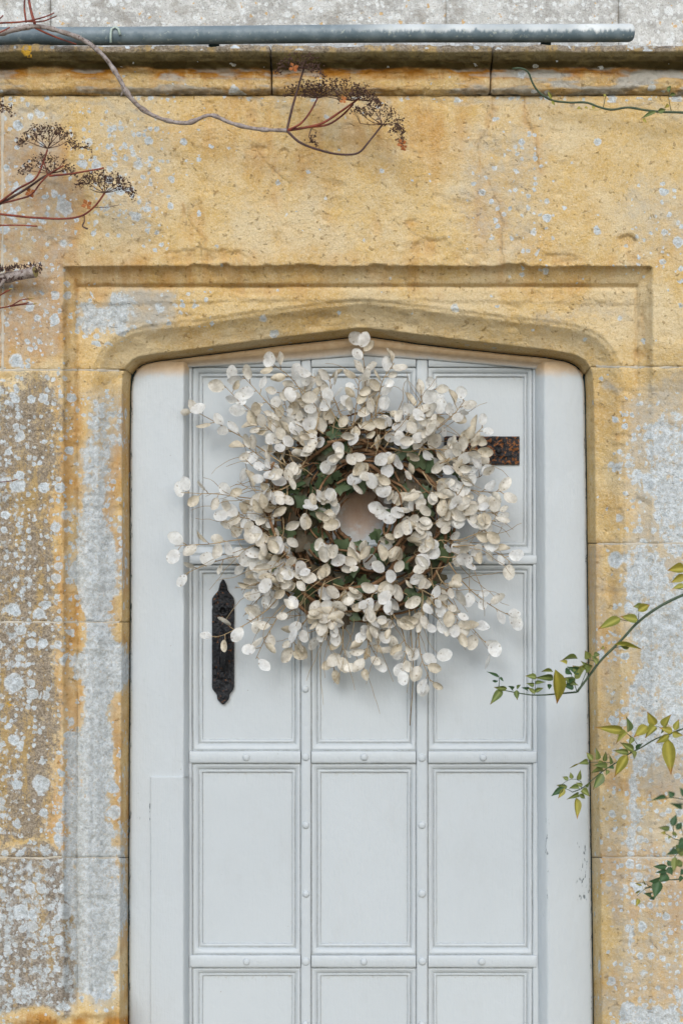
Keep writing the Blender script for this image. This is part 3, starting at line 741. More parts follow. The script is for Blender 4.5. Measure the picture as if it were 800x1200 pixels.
# ------------------------------------------------------------------ door frame
frame = thing('doorcase', 'white painted timber door frame set in the stone arch, its paint chipped and stained', 'door frame', (0, 0.17, 0))
def grid_obj(name, PX, PY, Y, mat, parent, attrs=None):
    return link(name, mesh_np(name, PA(PX, PY, Y), grid_faces(*np.shape(PX)), True, attrs), mat, parent)
ysF = np.append(np.arange(424, 1345, 3.0), 1345)
def post(side):
    if side == 'l':
        Fc = F_C[:iL + 40]; Fc = Fc[Fc[:, 0] < 230][::-1]
        xo = np.interp(ysF, Fc[:, 1], Fc[:, 0]) - 0.0
        prof = [(0, .24), (0, .166), (1.2, .1615), (3, .160)]
        inner = [(-9, .160), (-7.5, .1605), (-6.5, .163), (-1.5, .185), (-0.8, .190), (-.5, .22)]
        xi = np.full(len(ysF), 222.5)
        cols = [(xo + a, d) for a, d in prof]
        for f in np.linspace(0, 1, 26)[1:-1]: cols.append(((xo + 3) * (1 - f) + (xi - 9) * f, .160))
        cols += [(xi + a, d) for a, d in inner]
    else:
        Fc = F_C[iR - 40:]; Fc = Fc[Fc[:, 0] > 640]
        xo = np.interp(ysF, Fc[:, 1], Fc[:, 0])
        xi = np.interp(ysF, [424, 1345], [625.5, 630.5])
        prof = [(0.5, .22), (.8, .190), (1.5, .186), (10.5, .163), (12, .1605), (13.5, .160)]
        outer = [(-3, .160), (-1.2, .1615), (0, .166), (0, .24)]
        cols = [(xi + a, d) for a, d in prof]
        for f in np.linspace(0, 1, 24)[1:-1]: cols.append(((xi + 13.5) * (1 - f) + (xo - 3) * f, .160))
        cols += [(xo + a, d) for a, d in outer]
    PX = np.stack([c[0] for c in cols], 1); PY = np.repeat(ysF[:, None], PX.shape[1], 1)
    Y = np.repeat(np.array([c[1] for c in cols])[None], len(ysF), 0)
    Y = Y + 0.0009 * fbm(PX / 12, PY / 40, 3, 301) + 0.0004 * fbm(PX / 3, PY / 14, 2, 311)
    PX = PX + 0.35 * fbm(PY / 40, PX * 0 + (1 if side == 'l' else 2), 3, 321)
    dedge = np.minimum(np.abs(PX - xo[:, None]), 99)
    chip = 0.85 * sm(3.0, 0.8, dedge)
    if side == 'l':
        chip = np.maximum(chip, 0.9 * sm(2, .5, np.abs(PX - 177)) * bx(PX, PY, 170, 185, 930, 985, 8)); chip = np.maximum(chip, 0.35 * bx(PX, PY, 155, 176, 930, 960, 6))
    else:
        chip = np.maximum(chip, 0.95 * sm(3, .5, np.abs(PX - xi[:, None] - 12)) * bx(PX, PY, 620, 660, 940, 1090, 40)); chip = np.maximum(chip, 0.75 * bx(PX, PY, 676, 692, 985, 1060, 8))
    stain = np.maximum(1.0 * sm(447, 428, PY), 0.35 * sm(3, 0, dedge) * sm(700, 500, PY))
    grid_obj('post', PX, PY, Y, M['frame'], frame, dict(stain=stain, chip=chip))
post('l'); post('r')
# repair board on the left post
xs = np.array([176.5, 176.5, 177.5, 179, 190, 200, 212, 214.5, 215.2, 218, 221.5, 222.0]); yd = np.array([.163, .1555, .1548, .1545, .1545, .1545, .1545, .1548, .1560, .168, .186, .20])
ys = np.concatenate([[910, 910.2, 911.5], np.arange(914, 1345, 5.0), [1345]])
PX, PY = np.meshgrid(xs, ys); Y = np.repeat(yd[None], len(ys), 0) + 0.0006 * fbm(PX / 12, PY / 40, 3, 331)
Y[0] = 0.162; PX = PX + 0.4 * fbm(PY / 30, PX * 0, 3, 341)
grid_obj('repair_board', PX, PY, Y, M['frame'], frame, dict(stain=PX * 0, chip=0.9 * sm(1.6, .3, np.abs(PX - 176.5)) * bx(PX, PY, 170, 185, 930, 1050, 20)))
# head
hx = np.concatenate([np.arange(160, 684, 3.0)])
top = np.interp(hx, F_C[iL - 6:iR + 7, 0], F_C[iL - 6:iR + 7, 1]); bot = np.interp(hx, [160, 222, 300, 425, 500, 560, 626, 684], [431, 430.5, 426, 417, 421.5, 426.5, 432.5, 433])
rows = [(0, .24, 0), (0, .168, 0), (0.07, .1625, 0), (.2, .1625, 0), (.40, .165, 0), (.50, .170, 0), (.62, .177, 0), (.82, .181, 0), (.93, .182, 0), (1.0, .185, 0), (1.0, .215, 0)]
PX = np.repeat(hx[None], len(rows), 0); PY = np.stack([top + (bot - top) * r[0] for r in rows]); Y = np.repeat(np.array([r[1] for r in rows])[:, None], len(hx), 1)
Y = Y + 0.001 * fbm(PX / 25, PY / 5, 3, 351); PY = PY + 0.5 * fbm(PX / 30, PY * 0, 3, 361)
st = np.array([1, 1, 1, 1, 1, .95, .8, .55, .3, .2, 0])[:, None] * np.ones_like(PX)
grid_obj('head_beam', PX, PY, Y, M['frame'], frame, dict(stain=st, chip=0.5 * (np.array([1, 1, .8, .2, 0, 0, 0, 0, 0, 0, 0])[:, None] * np.ones_like(PX))))
# dark backing added to keep light out of the gap between frame and stone
n = len(A_C); PX = np.stack([A_C[:, 0] - (A_C[:, 0] - F_C[:, 0]) * k for k in (-0.3, 1.6)]); PY = np.stack([A_C[:, 1] - (A_C[:, 1] - F_C[:, 1]) * k for k in (-0.3, 1.6)])
grid_obj('gap_backing', PX, PY, np.full(PX.shape, 0.176), M['dark'], frame)

# ------------------------------------------------------------------ door
YD = 0.190     # face of the muntins
door = thing('panelled_door', 'white painted panelled door with raised studs and black iron furniture', 'door', (0, 0.2, 0))
def pbox(name, x0, x1, y0, y1, yf, yb, mat, parent, bev=0.0015):
    a = P(x0, y1, yf); b = P(x1, y0, yf); mb = MB(); mb.box(a.x, b.x, yf, yb, a.z, b.z, bev); return mb.build(name, mat, parent)
colsx = [(225.5, 238, 342, 352.5), (364.5, 376, 477, 487.5), (501, 511.5, 613, 623.5)]         # moulding outer, panel, panel, moulding outer
rowsy = [(430, 442, 635, 650.5), (661.5, 672, 866, 880), (894.5, 905.5, 1105, 1119), (1134, 1143.5, 1322, 1334)]
PROF = [(0, .2085), (.02, .2035), (.06, .2005), (.16, .1990), (.26, .1995), (.32, .2025), (.36, .2030), (.42, .1995), (.55, .1965), (.70, .1945), (.82, .1935), (.88, .1938), (.93, .1965), (1.0, .1970)]
PROF = [(a, d + YD - .188) for a, d in PROF]
for ri, (m0, p0, p1, m1) in enumerate(rowsy):
    for ci, (c0, q0, q1, c1) in enumerate(colsx):
        ypan = .2055 + YD - .188
        xs = np.linspace(q0 - 1.5, q1 + 1.5, 28); ys = np.linspace(p0 - 1.5, p1 + 1.5, 52); PX, PY = np.meshgrid(xs, ys)
        Y = ypan + 0.0007 * fbm(PX / 45 + ci * 9, PY / 70 + ri * 7, 3, 401) + 0.0003 * fbm(PX / 10, PY / 25, 3, 411)
        stain = PX * 0
        if ri == 0 and ci == 1: stain = 0.95 * np.exp(-(((PX - 422) / 40) ** 2 + ((PY - 588) / 48) ** 2) ** 1.5)
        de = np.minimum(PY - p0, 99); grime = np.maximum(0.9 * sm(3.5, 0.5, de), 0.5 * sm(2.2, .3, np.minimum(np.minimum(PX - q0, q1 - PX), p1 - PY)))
        pan = grid_obj('panel', PX, PY, Y, M['panel'], door, dict(stain=stain, grime=grime))
        # mitred moulding
        V = []; nseg = 14
        per = []
        for k, (ax, ay, bx_, by_) in enumerate((((q0, c0), (p0, m0), (q1, c1), (p0, m0)), ((q1, c1), (p0, m0), (q1, c1), (p1, m1)), ((q1, c1), (p1, m1), (q0, c0), (p1, m1)), ((q0, c0), (p1, m1), (q0, c0), (p0, m0)))):
            for s in range(nseg): per.append((ax, ay, bx_, by_, s / nseg))
        nP = len(per)
        for (ax, ay, bx_, by_, f) in per:
            for (u, d) in PROF:
                x = (ax[0] + (ax[1] - ax[0]) * u) * (1 - f) + (bx_[0] + (bx_[1] - bx_[0]) * u) * f
                y = (ay[0] + (ay[1] - ay[0]) * u) * (1 - f) + (by_[0] + (by_[1] - by_[0]) * u) * f
                jit = 0.25 * float(fbm(x / 20, y / 20, 2, 421))
                V.append(tuple(P(x + jit, y + jit * .6, d + 0.0004 * float(fbm(x / 9, y / 9, 2, 431)))))
        nu = len(PROF); F = []
        for i in range(nP):
            j = (i + 1) % nP
            for k in range(nu - 1): F.append((i * nu + k, j * nu + k, j * nu + k + 1, i * nu + k + 1))
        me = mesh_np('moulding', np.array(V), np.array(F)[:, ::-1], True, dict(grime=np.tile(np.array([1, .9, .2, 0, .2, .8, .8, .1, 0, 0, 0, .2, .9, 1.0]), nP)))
        e = np.zeros(len(me.edges), bool)
        me.set_sharp_from_angle(angle=R(50))
        link('moulding', me, M['paint'], pan)
# leaf behind the mouldings, muntins, rails
pbox('door_board', 214, 636, 396, 1338, .2235, .250, M['paint'], door, 0)
def wavy_bar(name, x0, x1, y0, y1, yf, vertical):
    if vertical: ys = np.arange(y0, y1 + 1, 4.0); us = np.array([0, 0, .06, .15, .5, .85, .94, 1, 1]); 
    ds = np.array([.222, yf + .003, yf + .0012, yf, yf - .0002, yf, yf + .0012, yf + .003, .222])
    us = np.array([0, 0, .05, .14, .5, .86, .95, 1, 1])
    n = max(3, int(((y1 - y0) if vertical else (x1 - x0)) / 4)); t = np.linspace(0, 1, n)
    if vertical:
        PX = x0 + us[None] * (x1 - x0) + 0 * t[:, None]; PY = y0 + t[:, None] * (y1 - y0) + 0 * us[None]; Y = ds[None] + 0 * t[:, None]
        PX = PX + 0.3 * fbm(PY / 40, PX / 20, 3, 501)
    else:
        PY = (y0 + us * (y1 - y0))[:, None] + 0 * t[None]; PX = (x0 + t * (x1 - x0))[None] + 0 * us[:, None]; Y = ds[:, None] + 0 * t[None]
        PY = PY + 0.3 * fbm(PX / 40, PY / 20, 3, 511)
    Y = Y + 0.0006 * fbm(PX / 10, PY / 10, 3, 521)
    # end returns
    if vertical: Y[0] = .222; Y[-1] = .222
    else: Y[:, 0] = YD + .004; Y[:, -1] = YD + .004; PX[:, 1] = PX[:, 0] + .3; PX[:, -2] = PX[:, -1] - .3
    me = mesh_np(name, PA(PX, PY, Y), grid_faces(*PX.shape), True); me.set_sharp_from_angle(angle=R(60))
    return link(name, me, M['paint'], door)
for (a, b) in ((352.7, 364.3), (487.7, 500.8)): wavy_bar('muntin', a, b, 400, 1338, YD, True)
wavy_bar('stile', 216, 225.3, 400, 1338, YD + .0015, True); wavy_bar('stile', 623.7, 634, 400, 1338, YD + .0015, True)
for (a, b) in ((398, 429.8), (650.7, 661.3), (880.2, 894.3), (1119.2, 1133.8), (1334.2, 1345)):
    for (c0, c1) in ((222, 352.2), (364.8, 487.2), (501.3, 628.5)): wavy_bar('rail', c0, c1, a, b, YD - .0022, False)
# studs
def stud_mesh():
    V = []; F = []; n = 12; prof = [(1.0, 0), (1.0, .25), (.9, .55), (.65, .85), (.3, .98), (0.02, 1.0)]
    for r, h in prof:
        for k in range(n):
            a = 2 * math.pi * k / n; V.append((0.0096 * r * math.cos(a), -0.0062 * h, 0.0096 * r * math.sin(a)))
    for i in range(len(prof) - 1):
        for k in range(n): F.append((i * n + k, i * n + (k + 1) % n, (i + 1) * n + (k + 1) % n, (i + 1) * n + k))
    return mesh_np('stud', np.array(V), np.array(F), True)
sm_ = stud_mesh(); sm_.materials.append(M['paint'])
def stud(px, py, dy=0.0):
    o = link('stud', sm_, None, door); o.location = P(px, py, YD + .0004 + dy)
    s = random.uniform(0.9, 1.08); o.scale = (s, random.uniform(.8, 1.1), s * random.uniform(.95, 1.05)); o.rotation_euler.y = random.uniform(0, 6)
for x in (358, 494.3):
    for y in (500, 572, 655.5, 730, 808, 887.5, 967, 1047, 1127, 1200, 1270): stud(x + random.uniform(-.6, .6), y + random.uniform(-.8, .8))
for x in (289, 426.5, 565):
    for y in (655.7, 887.5, 1127): stud(x + random.uniform(-1, 1), y + random.uniform(-.6, .6), -.0022)

# lock plate (keyhole escutcheon with thumb latch)
def plate(outline_half, cx, ylist, yf, thick, name, mat, parent, horiz=False, nu=26, rel=None, seed=5):
    us = np.linspace(-1, 1, nu); ys = np.array(ylist); hw = np.array(outline_half)
    PX = cx + us[None] * hw[:, None]; PY = ys[:, None] + 0 * us[None]
    edge = np.minimum(1 - np.abs(us)[None] * np.ones_like(PX), 1) * hw[:, None]
    Y = yf + 0.0025 * np.clip(1 - edge / 2.0, 0, 1) ** 2 + 0.0055 * fbm(PX / 4.2, PY / 4.2, 3, seed) * np.clip(edge / 2.0, 0, 1)
    if rel is not None: Y = Y - rel(PX, PY)
    if horiz: PX, PY = PY, PX
    PX = np.pad(PX, 1, mode='edge'); PY = np.pad(PY, 1, mode='edge'); Y = np.pad(Y, 1, mode='edge')
    for sl in ((0, slice(None)), (-1, slice(None)), (slice(None), 0), (slice(None), -1)): Y[sl] = yf + thick
    f = grid_faces(*PX.shape, flip=horiz)
    return link(name, mesh_np(name, PA(PX, PY, Y), f, True), mat, parent)
lp_y = np.arange(679, 826, 0.8)
lp_h = np.interp(lp_y, [679, 681, 684, 688, 692, 695, 698, 701, 704, 709, 711, 714, 805, 808, 811, 814, 817, 820, 823, 826], [.8, 2.2, 3.8, 4.6, 5.6, 8.2, 10.8, 12.6, 13, 13, 12.3, 13, 13, 12.2, 9.6, 7.4, 7.2, 6.4, 3.6, .6])
def lock_rel(X, Y):
    d = np.hypot((X - 261.5) / 6.2, (Y - 716) / 7.2)
    r = 0.007 * sm(1.15, .95, d) - 0.010 * sm(.55, .4, d)
    r = r + 0.006 * (sm(6.4, 5, np.abs(X - 260.5)) * sm(765, 770, Y) * sm(797, 792, Y)) - 0.006 * (sm(3.6, 2.6, np.abs(X - 260.5)) * sm(768, 772, Y) * sm(794, 790, Y))
    return r
lockp = plate(lp_h, 261.5, lp_y, .196, .014, 'lock_plate', M['iron'], door, rel=lock_rel)
mb = MB(); mb.tube([P(261.5, 742, .19), P(261.5, 744, .165), P(261.5, 750, .155), P(261.5, 762, .158), P(261.3, 776, .170), P(261.2, 786, .183)], [.007, .0075, .007, .006, .0055, .004], 8).build('pull_handle', M['iron'], lockp, True)
for (x, y) in ((261.5, 686), (261.5, 817)):
    o = link('screw', sm_.copy(), None, lockp); o.data.materials.clear(); o.data.materials.append(M['iron']); o.location = P(x, y, .195); o.scale = (.42, .4, .42)
hs_x = np.arange(520, 609, 0.9)
hinge = plate(np.full(len(hs_x), 16.6) + 0.5 * fbm(hs_x / 14, hs_x * 0, 2, 9), 528, hs_x, .199, .012, 'hinge_strap', M['iron_rust'], door, horiz=True, seed=15)
o = link('rivet', sm_.copy(), None, hinge); o.data.materials.clear(); o.data.materials.append(M['iron']); o.location = P(584, 528, .199); o.scale = (.85, 1.1, .85)
# threshold stone below the door
step = thing('door_step', 'worn stone step under the white door', 'step', (0, 0.05, 0))
MB().box(-0.62, 0.64, -0.18, 0.29, 0.001, 0.045, 0.006).build('step_slab', M['mortar'], step)

# ------------------------------------------------------------------ wreath
WC = (423, 608); YW = 0.135
wreath = thing('dried_wreath', 'round wreath of brown vines, ivy and papery silver honesty pods on the door', 'wreath', P(WC[0], WC[1], .18))
rng = random.Random(11)
def wob(seed, t): return float(fbm(t, seed * 3.7, 3, 600 + seed))
# twisted vine twigs: each an arc of the ring
for i in range(70):
    a0 = rng.uniform(0, 2 * math.pi); span = rng.uniform(1.3, 3.6); r0 = rng.uniform(34, 112); y0 = YW + rng.uniform(-0.032, 0.038)
    drift = rng.uniform(-32, 32); n = int(span * 10); pts = []
    for k in range(n + 1):
        f = k / n; a = a0 + span * f
        r = r0 + drift * (f - .5) * 2 + 9 * wob(i, f * 4); r = max(28 + 6 * (i % 3), r)
        pts.append(P(WC[0] + r * math.cos(a) * 1.02, WC[1] + r * math.sin(a), min(.182, y0 + 0.022 * wob(i + 50, f * 3))))
    rr = rng.uniform(0.0028, 0.0062)
    mb = MB(); mb.tube(pts, [rr * (1 - .5 * k / n) for k in range(n + 1)], 6).build('vine_twig', M['bark'], wreath, True)

# ivy leaf (five points)
def ivy_mesh():
    out = [(0, 0), (.28, -.22), (.5, -.1), (.46, .12), (.62, .3), (.36, .45), (.22, .72), (0, 1.0), (-.22, .72), (-.36, .45), (-.62, .3), (-.46, .12), (-.5, -.1), (-.28, -.22)]
    V = [(0, .25, .0)] + [(x, y, -.16 * abs(x) + .10 * math.sin(4 * x + 2 * y)) for x, y in out]
    F = [(0, 1 + k, 1 + (k + 1) % len(out)) for k in range(len(out))]
    rib = [1] + [0.0 if abs(x) > .05 else 1.0 for x, y in out]
    return mesh_np('ivy_leaf', np.array(V), np.array(F), True, dict(rib=np.array(rib), tip=np.zeros(len(V))))
ivy_me = ivy_mesh(); ivy_me.materials.append(M['ivy'])
def orient(o, base, direction, normal, sx, sy, sz):
    d = Vector(direction).normalized(); nrm = Vector(normal); nrm = (nrm - d * nrm.dot(d)).normalized(); x = d.cross(nrm)
    Mx = Matrix((x, d, nrm)).transposed().to_4x4()
    o.matrix_basis = Matrix.Translation(base) @ Mx @ Matrix.Diagonal((sx, sy, sz, 1))
def rnd_normal(r, spread):
    return Vector((r.gauss(0, spread), -1, r.gauss(0.15, spread)))
for i in range(170):
    a = rng.uniform(0, 2 * math.pi); r = rng.choice((rng.uniform(38, 62), rng.uniform(60, 116), rng.uniform(70, 124)))
    if i < 22: a = rng.uniform(.5, 2.4); r = rng.uniform(28, 64)
    p = P(WC[0] + r * math.cos(a), WC[1] + r * math.sin(a), YW + rng.uniform(-.03, .025))
    b = rng.uniform(0, 2 * math.pi); s = rng.uniform(.024, .040)
    o = link('ivy_leaf', ivy_me, None, wreath); orient(o, p, (math.cos(b), rng.gauss(0, .3), math.sin(b)), rnd_normal(rng, .5), s, s, s)

# dead brown leaves packed behind the twigs
dead_me = ivy_me.copy(); dead_me.materials.clear(); dead_me.materials.append(M['dead'])
for i in range(230):
    a = rng.uniform(0, 2 * math.pi); r = rng.uniform(48, 126)
    p = P(WC[0] + r * math.cos(a), WC[1] + r * math.sin(a), YW + rng.uniform(-.02, .045))
    b = rng.uniform(0, 2 * math.pi); s = rng.uniform(.026, .046)
    o = link('dead_leaf', dead_me, None, wreath); orient(o, p, (math.cos(b), rng.gauss(0, .3), math.sin(b)), rnd_normal(rng, .5), s, s, s)

# honesty seed pods
def pod_mesh(k, aspect, cup, fold, tip):
    n = 18; V = [(0, .5, 0)]; 
    rings = (.42, .76, .93, 1.0)
    for rr in rings:
        for j in range(n):
            a = 2 * math.pi * j / n
            x = math.sin(a) * .5 * aspect; y = -math.cos(a) * .5
            if tip and math.cos(a) < -.85: y += tip * (abs(math.cos(a)) - .85) / .15
            if math.cos(a) > .9: y -= .05 * (math.cos(a) - .9) / .1
            x *= rr; y = .5 + y * rr
            z = cup * rr * rr + fold * (2 * x) ** 2 + .03 * math.sin(3 * a + k) * rr * rr + .05 * math.sin(5 * y + k) * rr
            if rr == 1.0: z += .010; x *= 1 + .03 * math.sin(3 * a + 2 * k) + .025 * math.sin(7 * a + k)
            V.append((x, y, z))
    F3 = [(0, 1 + j, 1 + (j + 1) % n, 1 + (j + 1) % n) for j in range(n)]
    me = bpy.data.meshes.new('seed_pod')
    F = [(0, 1 + j, 1 + (j + 1) % n) for j in range(n)]
    for q in range(len(rings) - 1):
        b0 = 1 + q * n; b1 = b0 + n
        F += [(b0 + j, b1 + j, b1 + (j + 1) % n, b0 + (j + 1) % n) for j in range(n)]
    me.from_pydata(V, [], F); me.polygons.foreach_set('use_smooth', [True] * len(me.polygons)); me.update()
    at = me.attributes.new('edge', 'FLOAT', 'POINT'); at.data.foreach_set('value', [0.0] * (1 + 3 * n) + [1.0] * n)
    return me, V, F
POD = []
for k, (asp, cup, fold, tip, mat) in enumerate(((.86, .03, .02, .03, 'silver'), (.80, -.05, .05, .04, 'silver'), (.92, .05, -.04, .02, 'silver'), (.74, .06, .18, .06, 'tan'), (.80, -.08, -.10, .05, 'tan'),
                                                (.70, .05, .30, .10, 'beige'), (.62, -.05, -.35, .12, 'beige'), (.78, .10, .12, .05, 'beige'), (.84, .02, .10, .04, 'tan'))):
    me, V, F = pod_mesh(k, asp, cup, fold, tip); me.materials.append(M[mat]); POD.append((me, np.array(V), F, mat))
PODW = [5, 4, 4, 4, 3, 3, 2, 3, 4]
pods = []      # (matrix, kind, depth)
stems = MB(); fine = MB()
def add_pod(base, direction, size=None, spread=.45, kind=None):
    spread *= 1.6; sc_ = CAM_D / (CAM_D + base.y); bpx, bpy_ = 400 + base.x / K * sc_, 600 - (base.z - CAM_Z) / K * sc_
    if 236 < bpx < 290 and (664 < bpy_ < 730 or 768 < bpy_ < 830): return
    k = kind if kind is not None else rng.choices(range(9), PODW)[0]
    s = size or rng.choice((rng.uniform(.026, .038), rng.uniform(.034, .046), rng.uniform(.036, .048)))
    d = Vector(direction).normalized(); nrm = rnd_normal(rng, spread); nrm = (nrm - d * nrm.dot(d))
    if nrm.length < .2: nrm = Vector((0, -1, 0)) - d * Vector((0, -1, 0)).dot(d)
    nrm.normalize(); x = d.cross(nrm)
    s *= .84; mt = Matrix.Translation(base) @ Matrix((x, d, nrm)).transposed().to_4x4() @ Matrix.Diagonal((s, s, s, 1))
    pods.append((mt, k, base.y))
def spray(p0, p1, y0, y1, n, bend=0.0, size=None, thick=.0016, start=.3, spread=.45):
    p0 = Vector((p0[0], p0[1], y0)); p1 = Vector((p1[0], p1[1], y1)); d = p1 - p0; side = Vector((-d.y, d.x, 0)).normalized()
    L = math.hypot(d.x, d.y); pts = []; m = 10
    for k in range(m + 1):
        f = k / m; q = p0 + d * f + side * (bend * 4 * f * (1 - f)) + side * 2.2 * wob(int(p0.x + p1.y) % 97, f * 3)
        pts.append(P(q.x, q.y, min(.186, q.z)))
    stems.tube(pts, [thick * (1 - .6 * k / m) for k in range(m + 1)], 5)
    for j in range(n):
        f = start + (1 - start) * (j + rng.uniform(.2, .8)) / n; f = min(f, 1)
        i0 = min(int(f * m), m - 1); b = pts[i0].lerp(pts[i0 + 1], f * m - i0); dr = (pts[i0 + 1] - pts[i0]).normalized()
        sgn = 1 if j % 2 else -1; ang = sgn * rng.uniform(.3, 1.25)
        dd = Vector((dr.x * math.cos(ang) - dr.z * math.sin(ang), rng.uniform(-.45, .1), dr.x * math.sin(ang) + dr.z * math.cos(ang)))
        ped = rng.uniform(.004, .016); e = b + dd.normalized() * ped + Vector((0, -.002, 0)); fine.tube([b, e], .0010, 4, False)
        add_pod(e, dd, size, spread)
    return pts
# sprays all round the ring, leaning the way the wreath was wound
for i in range(54):
    a = 2 * math.pi * (i + rng.uniform(-.4, .4)) / 54; r0 = rng.uniform(80, 112); lean = rng.uniform(-1.1, 1.2); ln = rng.uniform(24, 66)
    reach = 1 + .22 * max(0, -math.sin(a)) + .06 * max(0, math.sin(a))
    x0, y0 = WC[0] + r0 * math.cos(a), WC[1] + r0 * math.sin(a)
    x1, y1 = x0 + ln * reach * math.cos(a + lean), y0 + ln * reach * math.sin(a + lean)
    spray((x0, y0), (x1, y1), YW - .045, YW - rng.uniform(-.02, .06), rng.randint(4, 7), rng.uniform(-14, 14))
# little bunches of pods tucked over the ring itself
for i in range(72):
    a = 2 * math.pi * (i * 0.618 % 1) + rng.uniform(-.1, .1); r = rng.gauss(108, 18)
    if i % 5 < 2: r = rng.uniform(46, 84)
    yb = YW - rng.uniform(.025, .06); cx, cy = WC[0] + r * math.cos(a), WC[1] + r * math.sin(a); root = P(cx, cy, yb + .03); a0 = rng.uniform(0, 2 * math.pi); tone = rng.random()
    for k in range(rng.choice((2, 3, 3, 4, 5))):
        ang = a0 + rng.uniform(-1.5, 1.5); L = rng.uniform(4, 15)
        b = P(cx + L * math.cos(ang), cy - L * math.sin(ang), yb - rng.uniform(0, .025)); fine.tube([root, b], .0008, 4, False)
        kk = rng.choice((0, 1, 2, 3, 8)) if tone < .45 else rng.choice((3, 4, 5, 6, 7, 8))
        add_pod(b, (math.cos(ang), rng.uniform(-.35, .1), math.sin(ang)), None, .42, kk)
# straggling outer sprays as in the photo
OUT = [((335, 545), (222, 478), 6), ((330, 590), (212, 578), 5), ((322, 628), (205, 640), 6), ((325, 650), (216, 672), 6), ((335, 690), (252, 748), 7), ((345, 700), (300, 772), 6),
       ((350, 530), (262, 452), 8), ((355, 520), (284, 440), 8), ((380, 500), (318, 424), 6), ((360, 525), (300, 500), 9), ((340, 560), (285, 520), 8), ((330, 610), (262, 600), 7), ((423, 500), (424, 400), 6), ((405, 500), (385, 440), 7), ((440, 490), (462, 425), 8),
       ((470, 500), (512, 455), 7), ((500, 510), (545, 470), 6), ((520, 540), (566, 500), 6), ((530, 570), (590, 575), 5), ((530, 610), (575, 610), 6), ((530, 640), (600, 660), 7), ((525, 660), (604, 725), 7), ((515, 690), (578, 762), 5),
       ((490, 715), (505, 800), 6), ((500, 700), (540, 740), 6), ((400, 725), (388, 782), 6), ((430, 725), (420, 785), 7), ((460, 720), (470, 785), 6), ((370, 715), (340, 765), 8), ((345, 680), (290, 720), 9), ((335, 660), (275, 690), 7), ((355, 520), (330, 460), 8), ((410, 510), (420, 440), 8), ((440, 510), (440, 450), 8)]
for (p0, p1, n) in OUT:
    spray(p0, p1, YW - .03, YW - rng.uniform(-.015, .05), n, rng.uniform(-9, 9), None, .0019, .42 if n < 7 else .3, .5)
# single pods dangling at the edges
for (x, y, ang) in ((432, 592, -.4), (440, 604, .3), (452, 590, .9), (386, 606, 2.6), (398, 616, 2.9), (444, 634, -.6), (436, 650, -1.9), (396, 590, -2.2), (272, 446, 1.6), (314, 430, 1.4), (423, 406, 1.2), (224, 482, .4), (212, 582, 1.7), (600, 718, -1.2), (578, 752, -1.4), (512, 770, .3), (494, 798, -1.5), (350, 452, 1.0)):
    add_pod(P(x, y, YW - .02), (math.cos(ang), -.1, math.sin(ang)), .044, .25, rng.choice((0, 1, 2)))
for k in range(26):
    ang = rng.uniform(0, 6.28); add_pod(P(rng.uniform(515, 546), rng.uniform(498, 580), YW - rng.uniform(0, .04)), (math.cos(ang), -.1, math.sin(ang)), None, .45)
# bare wiry tendrils
for i in range(110):
    a = rng.uniform(0, 2 * math.pi); r0 = rng.uniform(70, 130); x, y = WC[0] + r0 * math.cos(a), WC[1] + r0 * math.sin(a); dirn = a + rng.uniform(-.8, .8); pts = []; yy = YW - rng.uniform(0, .05)
    for k in range(12):
        pts.append(P(x, y, min(.185, yy))); dirn += rng.uniform(-.35, .35); st = rng.uniform(5, 9.5); x += st * math.cos(dirn); y += st * math.sin(dirn) + (.6 * k if i % 3 == 0 else 0); yy += rng.uniform(-.008, .008)
    fine.tube(pts, [.0010 * (1 - .5 * k / 11) for k in range(12)], 4, False)
# the long straw hanging down
spts = [P(478, 700, .09), P(481, 740, .10), P(484, 775, .12), P(483, 810, .15), P(480, 850, .17)]; stems.tube(spts, .0013, 5)
s_o = stems.build('stem', M['straw'], wreath, True); s_o['kind'] = 'stuff'
f_o = fine.build('fine_stalk', M['straw'], wreath, True); f_o['kind'] = 'stuff'
pods.sort(key=lambda p: p[2])
inv = wreath.matrix_basis.inverted()
for mt, k, _ in pods[:298]:
    o = link('seed_pod', POD[k][0], None, wreath); o.matrix_basis = mt
rest = {}
for mt, k, _ in pods[298:]:
    me, V, F, mat = POD[k]
    Mx = np.array(mt); W = V @ Mx[:3, :3].T + Mx[:3, 3]
    rest.setdefault(mat, MB()).add(W, F)
names = {'silver': 'silver_seed_pod_mass', 'tan': 'tan_seed_pod_mass', 'beige': 'beige_seed_pod_mass'}
allrest = MB(); mats = []; midx = []
for mi, (mat, mb) in enumerate(rest.items()):
    allrest.add(mb.v, mb.f); mats.append(M[mat]); midx += [mi] * len(mb.f)
me = allrest.mesh('seed_pod_mass', True)
for m_ in mats: me.materials.append(m_)
me.polygons.foreach_set('material_index', midx)
o = link('seed_pod_mass', me, None, wreath); o['kind'] = 'stuff'
print('pods', len(pods))

